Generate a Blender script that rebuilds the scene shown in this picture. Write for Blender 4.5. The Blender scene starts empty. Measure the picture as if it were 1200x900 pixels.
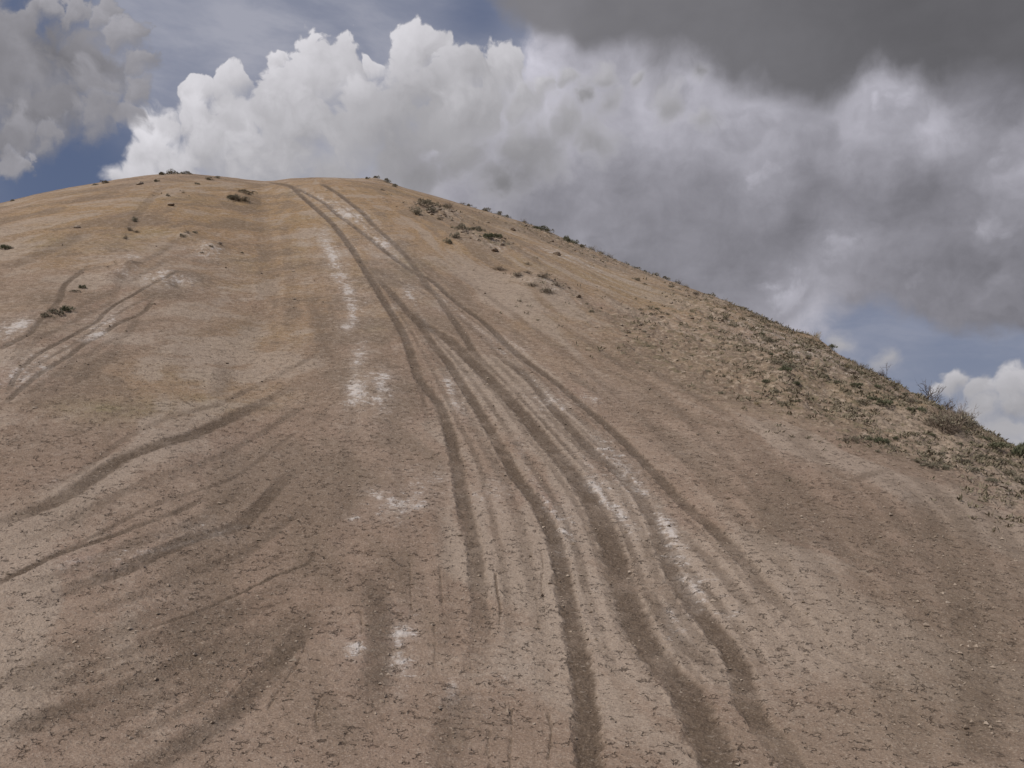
import bpy, math, random
import numpy as np

SKY_ONLY = False
random.seed(7)
rng = np.random.default_rng(11)
scene = bpy.context.scene
COL = scene.collection

# ------------------------------------------------------------------ camera
F = 1180.0                      # focal length in pixels of a 1200 x 900 picture
CAM_Z = 2.6
PITCH = math.atan2(190.0, F)    # the true horizon lies 190 px under the middle
cam_data = bpy.data.cameras.new('camera')
cam_data.sensor_width = 36.0
cam_data.lens = 36.0 * F / 1200.0
cam_data.clip_start = 0.1
cam_data.clip_end = 20000.0
cam = bpy.data.objects.new('camera', cam_data)
COL.objects.link(cam)
cam.location = (0, 0, CAM_Z)
cam.rotation_euler = (math.pi / 2 + PITCH, 0, 0)
scene.camera = cam


def px_dir(u, v):
    """direction of a picture point -> azimuth (rad, right positive) and tan(elevation)"""
    X = (np.asarray(u, float) - 600.0) / F
    Y = (450.0 - np.asarray(v, float)) / F
    fy = math.cos(PITCH) - Y * math.sin(PITCH)
    fz = math.sin(PITCH) + Y * math.cos(PITCH)
    return np.arctan2(X, fy), fz / np.hypot(X, fy)


# ------------------------------------------------------------------ noise
_perm = rng.permutation(256)
_perm = np.concatenate([_perm, _perm, _perm])
_ang = np.arange(256) * (2 * math.pi / 256)
_gx, _gy = np.cos(_ang).astype(np.float32), np.sin(_ang).astype(np.float32)


def perlin(x, y):
    xi = np.floor(x).astype(np.int64)
    yi = np.floor(y).astype(np.int64)
    xf = (x - xi).astype(np.float32)
    yf = (y - yi).astype(np.float32)
    xi &= 255
    yi &= 255
    u = xf * xf * xf * (xf * (xf * 6 - 15) + 10)
    w = yf * yf * yf * (yf * (yf * 6 - 15) + 10)

    def g(ix, iy, fx, fy):
        h = _perm[_perm[ix] + iy]
        return _gx[h] * fx + _gy[h] * fy
    a = g(xi, yi, xf, yf)
    b = g(xi + 1, yi, xf - 1, yf)
    c = g(xi, yi + 1, xf, yf - 1)
    d = g(xi + 1, yi + 1, xf - 1, yf - 1)
    r = a + u * (b - a)
    s = c + u * (d - c)
    return (r + w * (s - r)) * 1.5


def fbm(x, y, scale, octs=4, rough=0.5, seed=0.0):
    f, amp, out, tot = 1.0 / scale, 1.0, 0.0, 0.0
    for k in range(octs):
        out = out + amp * perlin(x * f + seed * 17.3 + k * 31.7, y * f - seed * 9.1 + k * 12.9)
        tot += amp
        amp *= rough
        f *= 2.03
    return out / tot


def sstep(a, b, x):
    t = np.clip((x - a) / (b - a), 0, 1)
    return t * t * (3 - 2 * t)


def pchip(xp, yp, x):
    """smooth monotone-ish interpolation"""
    xp, yp = np.asarray(xp, float), np.asarray(yp, float)
    h = np.diff(xp)
    dl = np.diff(yp) / h
    m = np.zeros_like(xp)
    m[1:-1] = (dl[:-1] * h[1:] + dl[1:] * h[:-1]) / (h[1:] + h[:-1])
    m[0], m[-1] = dl[0], dl[-1]
    x = np.clip(x, xp[0], xp[-1])
    i = np.clip(np.searchsorted(xp, x) - 1, 0, len(h) - 1)
    t = (x - xp[i]) / h[i]
    t2, t3 = t * t, t * t * t
    return ((2 * t3 - 3 * t2 + 1) * yp[i] + (t3 - 2 * t2 + t) * h[i] * m[i]
            + (-2 * t3 + 3 * t2) * yp[i + 1] + (t3 - t2) * h[i] * m[i + 1])


# ------------------------------------------------------------------ hill form
SKYLINE = [(0, 238), (50, 226), (110, 215), (160, 207), (210, 203), (260, 207), (312, 212), (345, 209),
           (380, 208), (430, 212), (480, 222), (520, 233), (560, 245), (620, 263), (690, 292),
           (760, 321), (830, 346), (890, 371), (960, 405), (1000, 426), (1040, 446), (1090, 473),
           (1130, 492), (1165, 512), (1200, 529)]
sa, st = px_dir([p[0] for p in SKYLINE], [p[1] for p in SKYLINE])
A_T = [math.radians(x) for x in (-100, -80, -62, -42, -33)] + list(sa) + [math.radians(x) for x in (31, 36, 42, 50, 100)]
V_T = [-0.08, -0.075, 0.02, 0.19, 0.285] + list(st) + [0.05, 0.012, -0.04, -0.085, -0.085]
A_D = [math.radians(x) for x in (-100, -60, -40, -27, -12, 0, 8, 15, 21, 27, 34, 45, 100)]
V_D = [30, 34, 40, 46, 52, 50, 45, 39, 34, 30, 27, 24, 24]


def crest(a):
    return pchip(A_D, V_D, a), pchip(A_T, V_T, a)


D0 = 6.0


def base_height(a, d):
    D, T = crest(a)
    zc = np.maximum(CAM_Z + T * D, 0.0)
    end_slope = np.where(CAM_Z + T * D > 0.3, T, 0.0)
    L = D - D0
    t = np.clip((d - D0) / L, 0, 1)
    t2, t3 = t * t, t * t * t
    s0 = 0.16
    s0 = np.minimum(s0, zc / L)
    z_in = (t3 - 2 * t2 + t) * L * s0 + (-2 * t3 + 3 * t2) * zc + (t3 - t2) * L * end_slope
    s = np.maximum(d - D, 0)
    k = 0.022
    s_l = np.maximum((end_slope + 0.45) / (2 * k), 0)
    sp = np.minimum(s, s_l)
    z_out = zc + end_slope * sp - k * sp * sp - 0.45 * (s - sp)
    z = np.where(d <= D, z_in, z_out)
    return np.maximum(z, 0.0)


# ------------------------------------------------------------------ grid (finer where the hill is)
if SKY_ONLY:
    NA, NR = 200, 160
else:
    NA, NR = 1400, 1050
a_fine = np.linspace(math.radians(-35), math.radians(35), NA)
a_rest = np.radians(np.linspace(35, 325, 75)[1:-1])
AZ = np.concatenate([a_fine, a_rest])
# rows: even steps of the view angle up the slope over the middle
dd = np.linspace(9.0, 50.0, 4000)
zz = base_height(np.zeros_like(dd), dd)
tt = np.maximum.accumulate((zz - CAM_Z) / dd)
mix = 0.8 * (tt - tt[0]) / (tt[-1] - tt[0]) + 0.2 * (dd - dd[0]) / (dd[-1] - dd[0])
d_rows = np.interp(np.linspace(0, 1, NR), mix, dd)
U = np.concatenate([[0.004, 0.03, 0.06, 0.09, 0.12, 0.14, 0.155, 0.165, 0.172], d_rows / 50.0,
                    1.0 + np.linspace(0, 1, 60)[1:] ** 1.3 * 0.6,
                    1.6 * np.geomspace(1, 100, 40)[1:]])
AA, UU = np.meshgrid(AZ, U, indexing='ij')
AW = np.where(AA > math.pi, AA - 2 * math.pi, AA)
DD, TT = crest(AW)
RR = UU * DD
XX = RR * np.sin(AA)
YY = RR * np.cos(AA)
ZZ = base_height(AW, RR)
HILL = sstep(0.0, 1.5, ZZ)                       # 1 on the hill, 0 on the plain
# broad, natural unevenness
near = sstep(60, 20, RR)
ZZ = ZZ + HILL * (0.13 * fbm(XX, YY, 9.0, 3, 0.5, 1) * sstep(1.02, 0.8, UU)
                  + 0.035 * fbm(XX, YY, 2.4, 3, 0.5, 2) * sstep(1.04, 0.9, UU)
                  + 0.035 * fbm(XX, YY, 1.6, 3, 0.55, 5))
ZZ = ZZ + (1 - HILL) * 0.05 * fbm(XX, YY, 3.0, 3, 0.5, 3) * sstep(200, 60, RR)
FINE = slice(0, NA)


def sample(grid, x, y):
    a = np.arctan2(x, y)
    d = np.hypot(x, y)
    D, _ = crest(a)
    u = d / D
    ia = np.clip((a - a_fine[0]) / (a_fine[1] - a_fine[0]), 0, NA - 1.001)
    iu = np.clip(np.interp(u, U, np.arange(len(U))), 0, len(U) - 1.001)
    i, j = ia.astype(int), iu.astype(int)
    fa, fu = ia - i, iu - j
    return ((grid[i, j] * (1 - fa) + grid[i + 1, j] * fa) * (1 - fu)
            + (grid[i, j + 1] * (1 - fa) + grid[i + 1, j + 1] * fa) * fu)


Z_REF = ZZ.copy()
_tt = np.maximum.accumulate((Z_REF - CAM_Z) / np.maximum(RR, 0.01), axis=1)
_tt = _tt + np.arange(len(U))[None, :] * 1e-9


def ground_at(u, v):
    """where the sight line of a picture point meets the hill: world x, y"""
    u = np.atleast_1d(np.asarray(u, float))
    v = np.atleast_1d(np.asarray(v, float))
    a, t = px_dir(u, v)
    xs, ys = [], []
    for ai, ti in zip(a, t):
        k = int(np.clip(round((ai - a_fine[0]) / (a_fine[1] - a_fine[0])), 0, NA - 1))
        jmax = int(np.searchsorted(U, 1.03))
        D, _ = crest(np.array([ai]))
        d = np.interp(ti, _tt[k, :jmax], U[:jmax]) * D[0]
        xs.append(d * math.sin(ai))
        ys.append(d * math.cos(ai))
    return np.array(xs), np.array(ys)


def catmull(pts, n=6):
    p = np.array(pts, float)
    p = np.vstack([2 * p[0] - p[1], p, 2 * p[-1] - p[-2]])
    out = []
    for i in range(1, len(p) - 2):
        for k in range(n):
            t = k / n
            out.append(0.5 * ((2 * p[i]) + (-p[i - 1] + p[i + 1]) * t
                              + (2 * p[i - 1] - 5 * p[i] + 4 * p[i + 1] - p[i + 2]) * t * t
                              + (-p[i - 1] + 3 * p[i] - 3 * p[i + 1] + p[i + 2]) * t ** 3))
    out.append(p[-2])
    return np.array(out)


# masks over the ground: where loosened soil, salt crust, ochre soil ... lie, plus some painted shade
shape = ZZ.shape
rut_m = np.zeros(shape, np.float32)
salt_m = np.zeros(shape, np.float32)
DZ = np.zeros(shape, np.float32)
wob0 = fbm(XX[FINE], YY[FINE], 1.6, 3, 0.55, 20).astype(np.float32)
wob1 = fbm(XX[FINE], YY[FINE], 0.45, 3, 0.6, 21).astype(np.float32)
wob2 = fbm(XX[FINE], YY[FINE], 0.16, 2, 0.6, 22).astype(np.float32)


def along(pts, half, margin):
    """per-vertex distance to a traced line, plus position along it 0..1"""
    q = catmull(pts, 5)
    x, y = ground_at(q[:, 0], q[:, 1])
    dist = np.full((NA, len(U)), 1e3, np.float32)
    side = np.zeros((NA, len(U)), np.float32)
    par = np.zeros((NA, len(U)), np.float32)
    seg = np.hypot(np.diff(x), np.diff(y))
    cum = np.concatenate([[0], np.cumsum(seg)])
    for k in range(len(x) - 1):
        if seg[k] < 1e-4:
            continue
        r = np.hypot([x[k], x[k + 1]], [y[k], y[k + 1]])
        a = np.arctan2([x[k], x[k + 1]], [y[k], y[k + 1]])
        mar = margin / r.min()
        i0 = np.searchsorted(a_fine, a.min() - mar)
        i1 = np.searchsorted(a_fine, a.max() + mar)
        if i1 <= i0:
            continue
        Dm = DD[i0:min(i1, NA), 0]
        u0 = (r.min() - margin) / Dm.max()
        u1 = (r.max() + margin) / Dm.min()
        j0, j1 = np.searchsorted(U, u0), np.searchsorted(U, u1)
        s = (slice(i0, min(i1, NA)), slice(j0, j1))
        px, py = XX[s] - x[k], YY[s] - y[k]
        ex, ey = (x[k + 1] - x[k]) / seg[k], (y[k + 1] - y[k]) / seg[k]
        tpar = np.clip(px * ex + py * ey, 0, seg[k])
        d2 = np.hypot(px - tpar * ex, py - tpar * ey)
        better = d2 < dist[s]
        dist[s] = np.where(better, d2, dist[s])
        side[s] = np.where(better, np.sign(px * ey - py * ex) * d2, side[s])
        par[s] = np.where(better, (cum[k] + tpar) / cum[-1], par[s])
    return dist, side, par


LINES = []


def rut(pts, half, depth, tone=1.0, fade=(0.06, 0.12), berm=0.3, soft=0.45, ragged=0.40):
    LINES.append(pts)
    if SKY_ONLY:
        return
    depth = depth * (0.55 if pts[0][0] > 300 and pts[0][1] < 420 or half < 0.02 else 0.34)
    mg = half * 3.2 + 0.1
    dist, side, par = along(pts, half, mg)
    near_m = dist < mg
    live = sstep(0, max(fade[0], 1e-3), par) * sstep(1.0, 1.0 - max(fade[1], 1e-3), par)
    live = live * np.clip(0.86 + 0.5 * wob1 + 0.45 * wob0, 0.35, 1.1)
    r = dist + half * ragged * (0.8 * wob1 + 1.0 * wob2)
    f = sstep(half * (1 + soft), half * (1 - soft), r) * live
    b = np.exp(-((r - half * 1.45) / (half * 0.42)) ** 2) * live * (0.6 + 0.9 * np.clip(wob2 + 0.3, 0, 1))
    f = np.where(near_m, f, 0)
    b = np.where(near_m, b, 0)
    DZ[FINE] = np.minimum(DZ[FINE], -depth * f) if depth > 0.011 else DZ[FINE] - depth * f
    DZ[FINE] += depth * berm * b * (DZ[FINE] > -0.011)
    rut_m[FINE] = np.maximum(rut_m[FINE], tone * f)


# the wheel tracks that run over the top and fan out down the slope
rut([(312, 213), (339, 217), (352, 228), (367, 241), (390, 262), (411, 289), (427, 314), (442, 338), (453, 357), (465, 376),
     (478, 402), (490, 440), (503, 459), (515, 473), (527, 505), (535, 540), (541, 575), (548, 608), (556, 640),
     (560, 680), (563, 715), (564, 750), (557, 785), (547, 820), (538, 862), (532, 910), (528, 970)], 0.125, 0.085, 1.0, (0.02, 0.22))
rut([(430, 318), (452, 335), (467, 352), (485, 372), (497, 386), (507, 402), (522, 420), (532, 435), (545, 455), (560, 478),
     (574, 502), (590, 530), (607, 560), (627, 586), (645, 618), (656, 655), (664, 700), (673, 740), (681, 780),
     (687, 820), (690, 860), (691, 910), (690, 970)], 0.125, 0.085, 1.0, (0.1, 0.02))
rut([(467, 350), (485, 368), (502, 383), (522, 394), (538, 408), (555, 425), (574, 443), (592, 462), (612, 483), (632, 508),
     (652, 532), (673, 556), (690, 580), (703, 605), (718, 645), (733, 695), (747, 735), (770, 772), (798, 802),
     (820, 842), (838, 880), (850, 920), (862, 975)], 0.19, 0.08, 0.92, (0.08, 0.05))
rut([(345, 219), (367, 230), (381, 238), (396, 251), (410, 261), (424, 272), (441, 284), (457, 298), (472, 309),
     (488, 320), (507, 329), (533, 352), (567, 377), (588, 397), (614, 420), (647, 444), (679, 471), (717, 503),
     (742, 528), (767, 553), (784, 572), (801, 590), (822, 607), (853, 636), (880, 667), (900, 693), (920, 711),
     (942, 732), (962, 756), (984, 768), (1003, 776), (1030, 800), (1052, 835), (1070, 880), (1085, 950)], 0.115, 0.085, 1.0, (0.02, 0.26))
rut([(375, 214), (395, 226), (411, 238), (427, 251), (439, 265), (453, 277), (466, 289), (480, 304), (490, 318), (503, 337),
     (514, 348), (525, 365), (533, 376), (546, 395), (557, 414), (577, 437), (598, 460), (612, 481)], 0.13, 0.06, 0.85, (0.05, 0.2))
rut([(557, 395), (590, 420), (620, 443), (643, 472), (668, 500), (700, 533), (717, 546), (733, 562), (747, 576),
     (757, 593), (767, 609), (776, 638), (793, 680), (813, 708), (834, 734), (857, 763), (870, 788), (875, 817),
     (891, 847), (911, 868), (932, 900), (968, 960)], 0.13, 0.075, 0.95, (0.15, 0.05))
rut([(735, 655), (748, 675), (765, 702), (787, 740), (813, 767), (842, 790), (870, 825), (900, 865)], 0.11, 0.03, 0.6, (0.25, 0.5))
rut([(410, 289), (430, 308), (452, 322), (470, 330), (500, 345), (530, 372)], 0.10, 0.03, 0.4, (0.2, 0.3))
rut([(313, 213), (335, 218), (360, 226)], 0.11, 0.04, 0.5, (0.1, 0.3))
# single tracks, washed rills and one painted spur shadow on the left flank
rut([(385, 428), (350, 450), (320, 465), (280, 485), (225, 510), (198, 517), (160, 530), (130, 545), (100, 566), (60, 590), (0, 612), (-30, 622)], 0.15, 0.07, 0.87, (0.36, 0.1), 0.2, 0.5)
rut([(378, 530), (352, 548), (330, 565), (312, 585), (296, 602), (276, 617), (225, 631), (180, 650), (140, 670), (90, 687), (45, 706), (0, 722)], 0.14, 0.075, 1.00, (0.36, 0.3), 0.35, 0.35)
rut([(366, 640), (364, 657), (340, 668), (320, 676), (280, 695), (235, 715), (175, 735), (120, 752)], 0.035, 0.05, 1.00, (0.1, 0.3), 0.3, 0.4, 0.9)
rut([(248, 578), (215, 596), (170, 613), (125, 630), (65, 650), (0, 682), (-20, 690)], 0.06, 0.05, 0.84, (0.15, 0.1), 0.3, 0.4)
rut([(374, 690), (358, 725), (343, 752), (310, 790), (270, 835), (225, 866), (180, 897), (150, 915)], 0.15, 0.045, 0.77, (0.36, 0.05), 0.2, 0.6)
rut([(330, 728), (300, 736), (225, 770), (150, 805), (50, 842), (-10, 870)], 0.16, 0.04, 0.63, (0.36, 0.1), 0.2, 0.6)
rut([(240, 690), (160, 730), (80, 765), (0, 812)], 0.2, 0.03, 0.49, (0.3, 0.1), 0.2, 0.7)
rut([(434, 640), (439, 680), (445, 730), (444, 775), (434, 830), (425, 870)], 0.17, 0.035, 0.70, (0.36, 0.3), 0.2, 0.6)
rut([(480, 655), (481, 690), (483, 730)], 0.013, 0.03, 0.70, (0.1, 0.2), 0.2, 0.3, 1.6)
rut([(580, 668), (582, 690), (586, 712), (584, 738)], 0.013, 0.04, 0.80, (0.1, 0.2), 0.2, 0.3, 1.6)
rut([(515, 660), (517, 690), (520, 720)], 0.013, 0.03, 0.60, (0.1, 0.2), 0.2, 0.3, 1.6)
rut([(478, 402), (483, 420), (497, 470), (505, 520)], 0.06, 0.03, 0.49, (0.3, 0.3), 0.2, 0.5)
rut([(222, 318), (190, 328), (175, 334), (155, 346), (138, 355), (123, 366), (113, 377), (90, 390), (70, 401), (47, 413), (32, 425), (17, 443), (8, 468)], 0.06, 0.07, 0.98, (0.1, 0.1), 0.3, 0.4)
rut([(185, 345), (177, 355), (166, 367), (138, 379), (117, 393), (98, 403), (78, 419), (50, 435), (17, 462), (0, 480)], 0.07, 0.07, 0.98, (0.15, 0.1), 0.3, 0.45)
rut([(108, 308), (90, 322), (75, 335), (71, 350), (58, 365), (45, 378), (38, 388), (17, 400), (-10, 414)], 0.08, 0.07, 0.84, (0.15, 0.1), 0.3, 0.5)
rut([(198, 215), (180, 230), (165, 248), (157, 262), (147, 280)], 0.17, 0.08, .34, (0.2, 0.2), 0.2, 0.5)
rut([(110, 262), (80, 283), (40, 300), (0, 316)], 0.35, 0.10, 0.49, (0.3, 0.1), 0.1, 0.7)
rut([(148, 400), (125, 420), (100, 440), (60, 460)], 0.16, 0.05, 0.56, (0.2, 0.3), 0.2, 0.6)
rut([(310, 225), (308, 255), (316, 300), (317, 340), (305, 378), (282, 402), (245, 416)], 0.28, 0.06, .26, (0.2, 0.2), 0.1, 0.8)  # shadow of the spur, painted in as a broad dark groove
rut([(265, 420), (262, 445), (250, 470)], 0.18, 0.05, 0.49, (0.3, 0.3), 0.1, 0.7)
rut([(362, 330), (372, 365), (383, 410), (392, 455)], 0.22, 0.03, 0.42, (0.3, 0.3), 0.1, 0.8)
# the pair of older tracks on the right
rut([(965, 535), (1000, 545), (1027, 553), (1050, 566), (1072, 585), (1092, 612), (1108, 650), (1122, 688), (1138, 740), (1146, 800), (1150, 860), (1153, 910)], 0.24, 0.05, 0.62, (0.34, 0.05), 0.2, 0.6)
rut([(975, 548), (1000, 561), (1025, 578), (1050, 607), (1072, 632), (1090, 668), (1100, 700)], 0.14, 0.03, 0.5, (0.4, 0.3), 0.2, 0.6)
rut([(700, 334), (708, 341), (727, 357), (747, 370), (762, 384), (800, 410)], 0.10, 0.03, 0.49, (0.2, 0.3), 0.2, 0.6)
rut([(655, 425), (690, 455), (730, 480)], 0.10, 0.03, 0.42, (0.3, 0.3), 0.2, 0.6)
rut([(820, 480), (870, 520), (905, 570), (922, 620), (920, 680)], 0.3, 0.02, 0.39, (0.3, 0.3), 0.1, 0.8)
rut([(905, 575), (903, 610), (908, 660)], 0.28, 0.015, 0.42, (0.3, 0.3), 0.1, 0.8)



def between(i, j, w, half, tone, depth=0.02, fade=(0.2, 0.25), cut=(0.0, 1.0)):
    """a fainter old track lying between two traced ones"""
    def even(p):
        p = catmull(p, 4)
        c = np.concatenate([[0], np.cumsum(np.hypot(*np.diff(p, axis=0).T))])
        t = np.linspace(cut[0], cut[1], 14) * c[-1]
        return np.stack([np.interp(t, c, p[:, 0]), np.interp(t, c, p[:, 1])], -1)
    q = even(LINES[i]) * (1 - w) + even(LINES[j]) * w
    rut([tuple(a) for a in q], half, depth, tone, fade, 0.2, 0.5, 0.6)


if not SKY_ONLY:
    for i, j, w, half, tone in [(0, 1, .30, .06, 0.51), (0, 1, .62, .10, 0.42), (1, 2, .35, .07, 0.51), (1, 2, .7, .06, 0.42), (2, 5, .35, .06, 0.57), (2, 5, .68, .08, 0.51),
                                (5, 3, .30, .07, 0.57), (5, 3, .62, .10, 0.51), (5, 3, .85, .05, 0.45), (4, 3, .5, .06, 0.45),
                                (9, 10, .3, .10, 0.51), (9, 10, .55, .05, 0.60), (9, 12, .5, .08, 0.48), (9, 12, -.3, .08, 0.45), (12, 10, .5, .12, 0.45), (10, 11, .45, .12, 0.51), (11, 14, .3, .15, 0.45), (11, 14, .6, .10, 0.39),
                                (14, 13, .3, .2, 0.45), (14, 13, .65, .08, 0.45), (14, 15, .6, .15, 0.45), (21, 22, .5, .05, 0.60), (21, 22, 1.6, .10, 0.51), (21, 22, 2.3, .14, 0.45), (21, 22, -.7, .10, 0.45), (21, 22, -1.3, .12, 0.45),
                                (30, 31, 1.7, .12, 0.45), (30, 31, 2.6, .16, 0.42), (30, 31, -.8, .2, 0.45), (30, 31, -1.7, .2, 0.39), (3, 30, .22, .12, 0.36), (3, 30, .42, .14, 0.42), (3, 30, .60, .14, 0.36), (3, 30, .78, .2, 0.42)]:
        if i < len(LINES) and j < len(LINES):
            between(i, j, w, half, tone)
    rut([(395, 400), (410, 480), (408, 560), (400, 640), (380, 720)], 0.14, 0.02, .3, (0.3, 0.3), 0.2, 0.6, 0.6)
    rut([(455, 480), (468, 560), (474, 640), (470, 720), (462, 800), (455, 870)], 0.10, 0.02, .3, (0.2, 0.2), 0.2, 0.6, 0.6)
    rut([(330, 245), (338, 300), (345, 360), (350, 420)], 0.16, 0.02, .26, (0.3, 0.3), 0.2, 0.7, 0.6)
    rut([(505, 560), (520, 640), (526, 720), (510, 800), (500, 860)], 0.12, 0.02, .3, (0.3, 0.3), 0.2, 0.6, 0.6)
    for pts in [[(596, 818), (600, 848), (597, 885), (601, 915)], [(640, 828), (646, 858), (642, 892), (644, 915)], [(574, 850), (572, 878), (576, 912)], [(628, 690), (630, 720), (634, 745)],
                [(633, 640), (636, 662), (634, 688), (640, 712)], [(362, 742), (352, 770), (338, 792), (322, 815), (310, 840)], [(300, 780), (282, 800), (262, 822)], [(376, 815), (370, 838), (374, 860)],
                [(340, 560), (318, 572), (300, 590)], [(420, 700), (424, 735), (420, 770)], [(508, 720), (510, 760), (507, 790)], [(772, 770), (790, 800), (800, 830)], [(860, 740), (885, 760), (905, 790)]]:
        rut(pts, 0.011, 0.03, .55, (0.15, 0.15), 0.2, 0.3, 2.2)
    # nearly rubbed-out ends of the main tracks at the foot of the slope
    rut([(1000, 775), (1035, 800), (1060, 840), (1080, 900)], 0.16, 0.03, 0.45, (0.1, 0.1), 0.2, 0.6, 0.6)
    rut([(545, 800), (530, 850), (520, 905)], 0.16, 0.03, 0.5, (0.15, 0.05), 0.2, 0.6, 0.6)


def patch(grid, u, v, ru, rv, val, ang=0.0):
    """add a soft oval patch, sizes in picture pixels at that spot on the slope"""
    x0, y0 = ground_at([u], [v])
    x1, y1 = ground_at([u + ru], [v])
    xa, ya = ground_at([u], [v - rv])
    xb, yb = ground_at([u], [v + rv])
    rx = max(float(np.hypot(x1 - x0, y1 - y0)[0]), 0.05)
    ry = max(float(np.hypot(xa - xb, ya - yb)[0]) / 2, 0.05)
    th = math.atan2(float(x0[0]), float(y0[0])) + ang
    r = max(rx, ry) * 2.6
    a = math.atan2(float(x0[0]), float(y0[0]))
    d = math.hypot(float(x0[0]), float(y0[0]))
    i0 = np.searchsorted(a_fine, a - r / d)
    i1 = min(np.searchsorted(a_fine, a + r / d), NA)
    if i1 <= i0:
        return
    Dm = DD[i0:i1, 0]
    j0, j1 = np.searchsorted(U, (d - r) / Dm.max()), np.searchsorted(U, (d + r) / Dm.min())
    s = (slice(i0, i1), slice(j0, j1))
    px, py = XX[s] - x0[0], YY[s] - y0[0]
    qx = (px * math.cos(th) - py * math.sin(th)) / rx
    qy = (px * math.sin(th) + py * math.cos(th)) / ry
    q2 = qx * qx + qy * qy
    fall = np.exp(-q2 * 1.1) * sstep(6.5, 4.0, q2)
    grid[s] += (val * fall).astype(np.float32)


SALT = [(350, 221, 18, 3, .5), (385, 236, 22, 5, .6), (405, 247, 22, 6, .6), (430, 266, 18, 8, .45), (455, 285, 18, 9, .4),
        (372, 270, 14, 8, .5), (384, 288, 9, 14, .6), (395, 310, 10, 12, .5), (357, 282, 8, 5, .5),
        (402, 330, 8, 8, .8), (408, 345, 8, 10, 1.1), (413, 365, 5, 14, 1.0), (405, 384, 7, 5, .9), (388, 322, 8, 5, .6),
        (426, 345, 9, 8, .5), (480, 342, 9, 8, 1.0), (463, 360, 4, 6, .7), (477, 390, 4, 8, .6), (500, 340, 12, 6, .6), (512, 333, 10, 6, .5),
        (426, 408, 6, 10, .6), (414, 428, 6, 8, .6), (415, 462, 11, 20, .9), (448, 447, 14, 10, .9), (447, 472, 14, 8, .8), (432, 460, 24, 20, .35),
        (525, 452, 12, 14, .6), (540, 465, 12, 10, .5), (526, 455, 5, 6, .8),
        (436, 578, 16, 7, .95), (462, 588, 18, 7, .9), (411, 606, 9, 6, .8), (490, 585, 20, 12, .4), (512, 565, 12, 14, .45), (575, 575, 22, 10, .45),
        (466, 742, 8, 12, .9), (462, 760, 7, 10, .8), (482, 742, 8, 8, .7), (414, 758, 14, 8, .8), (470, 770, 14, 30, .35),
        (531, 806, 7, 9, .9), (526, 820, 8, 10, .6), (470, 810, 10, 16, .4),
        (738, 616, 8, 6, 1.1), (730, 606, 8, 6, .8), (745, 625, 7, 6, .8), (779, 608, 7, 9, 1.1), (786, 622, 8, 10, .8), (720, 530, 14, 8, .7), (735, 545, 12, 8, .6),
        (705, 512, 12, 7, .6), (695, 560, 8, 8, .5), (688, 550, 6, 10, .6), (795, 650, 8, 16, .4), (815, 690, 10, 20, .35), (750, 560, 10, 8, .5),
        (866, 714, 9, 6, .8), (850, 722, 16, 8, .4), (930, 690, 12, 8, .4), (660, 605, 8, 14, .45), (668, 640, 6, 14, .5), (800, 742, 10, 14, .45), (785, 720, 8, 16, .4),
        (245, 625, 30, 5, .7), (190, 632, 10, 5, .8), (160, 648, 14, 4, .5), (75, 665, 12, 4, .7), (110, 680, 30, 5, .45), (245, 608, 8, 5, .6), (166, 502, 10, 5, .5), (70, 531, 14, 4, .7),
        (205, 325, 22, 6, .8), (185, 332, 16, 7, .5), (150, 318, 12, 7, .5), (130, 372, 14, 8, .7), (113, 388, 12, 7, .8), (52, 430, 14, 8, .8), (22, 446, 14, 10, .9),
        (10, 385, 16, 12, .95), (30, 378, 14, 10, .6), (8, 440, 12, 8, .8), (90, 418, 16, 8, .4), (120, 292, 18, 4, .55), (150, 300, 20, 5, .35), (250, 292, 14, 6, .7), (240, 300, 10, 5, .5), (222, 278, 12, 4, .6), (210, 405, 12, 5, .5),
        (50, 504, 12, 6, .5), (25, 490, 14, 8, .4), (160, 215, 14, 3, .5), (185, 213, 10, 2, .5), (200, 240, 6, 3, .6), (230, 222, 8, 3, .5), (90, 266, 5, 3, .6), (243, 212, 8, 2, .5),
        (515, 252, 18, 6, .7), (530, 248, 10, 5, .5), (560, 284, 22, 6, .7), (582, 292, 8, 6, .8), (635, 322, 16, 7, .5), (648, 340, 16, 6, .5), (612, 330, 8, 4, .5), (677, 350, 10, 4, .5), (700, 352, 12, 5, .4),
        (443, 212, 16, 4, .7), (425, 210, 8, 3, .6), (600, 268, 8, 3, .6), (652, 298, 6, 3, .7), (690, 305, 22, 6, .45), (740, 322, 22, 7, .45), (615, 300, 6, 3, .5),
        (645, 470, 16, 6, .4), (690, 440, 18, 7, .35), (690, 470, 14, 6, .35), (610, 410, 14, 6, .4),
        (930, 425, 30, 14, .35), (960, 415, 20, 6, .5), (915, 395, 14, 5, .5), (920, 455, 18, 7, .6), (945, 420, 12, 6, .6), (880, 400, 16, 5, .4), (1000, 440, 14, 6, .35), (995, 446, 8, 4, .4),
        (1060, 520, 20, 5, .45), (1128, 565, 12, 5, .5), (1175, 570, 12, 6, .7), (1190, 582, 8, 6, .6), (1100, 540, 24, 6, .35), (1065, 583, 10, 8, .3)]
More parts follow.
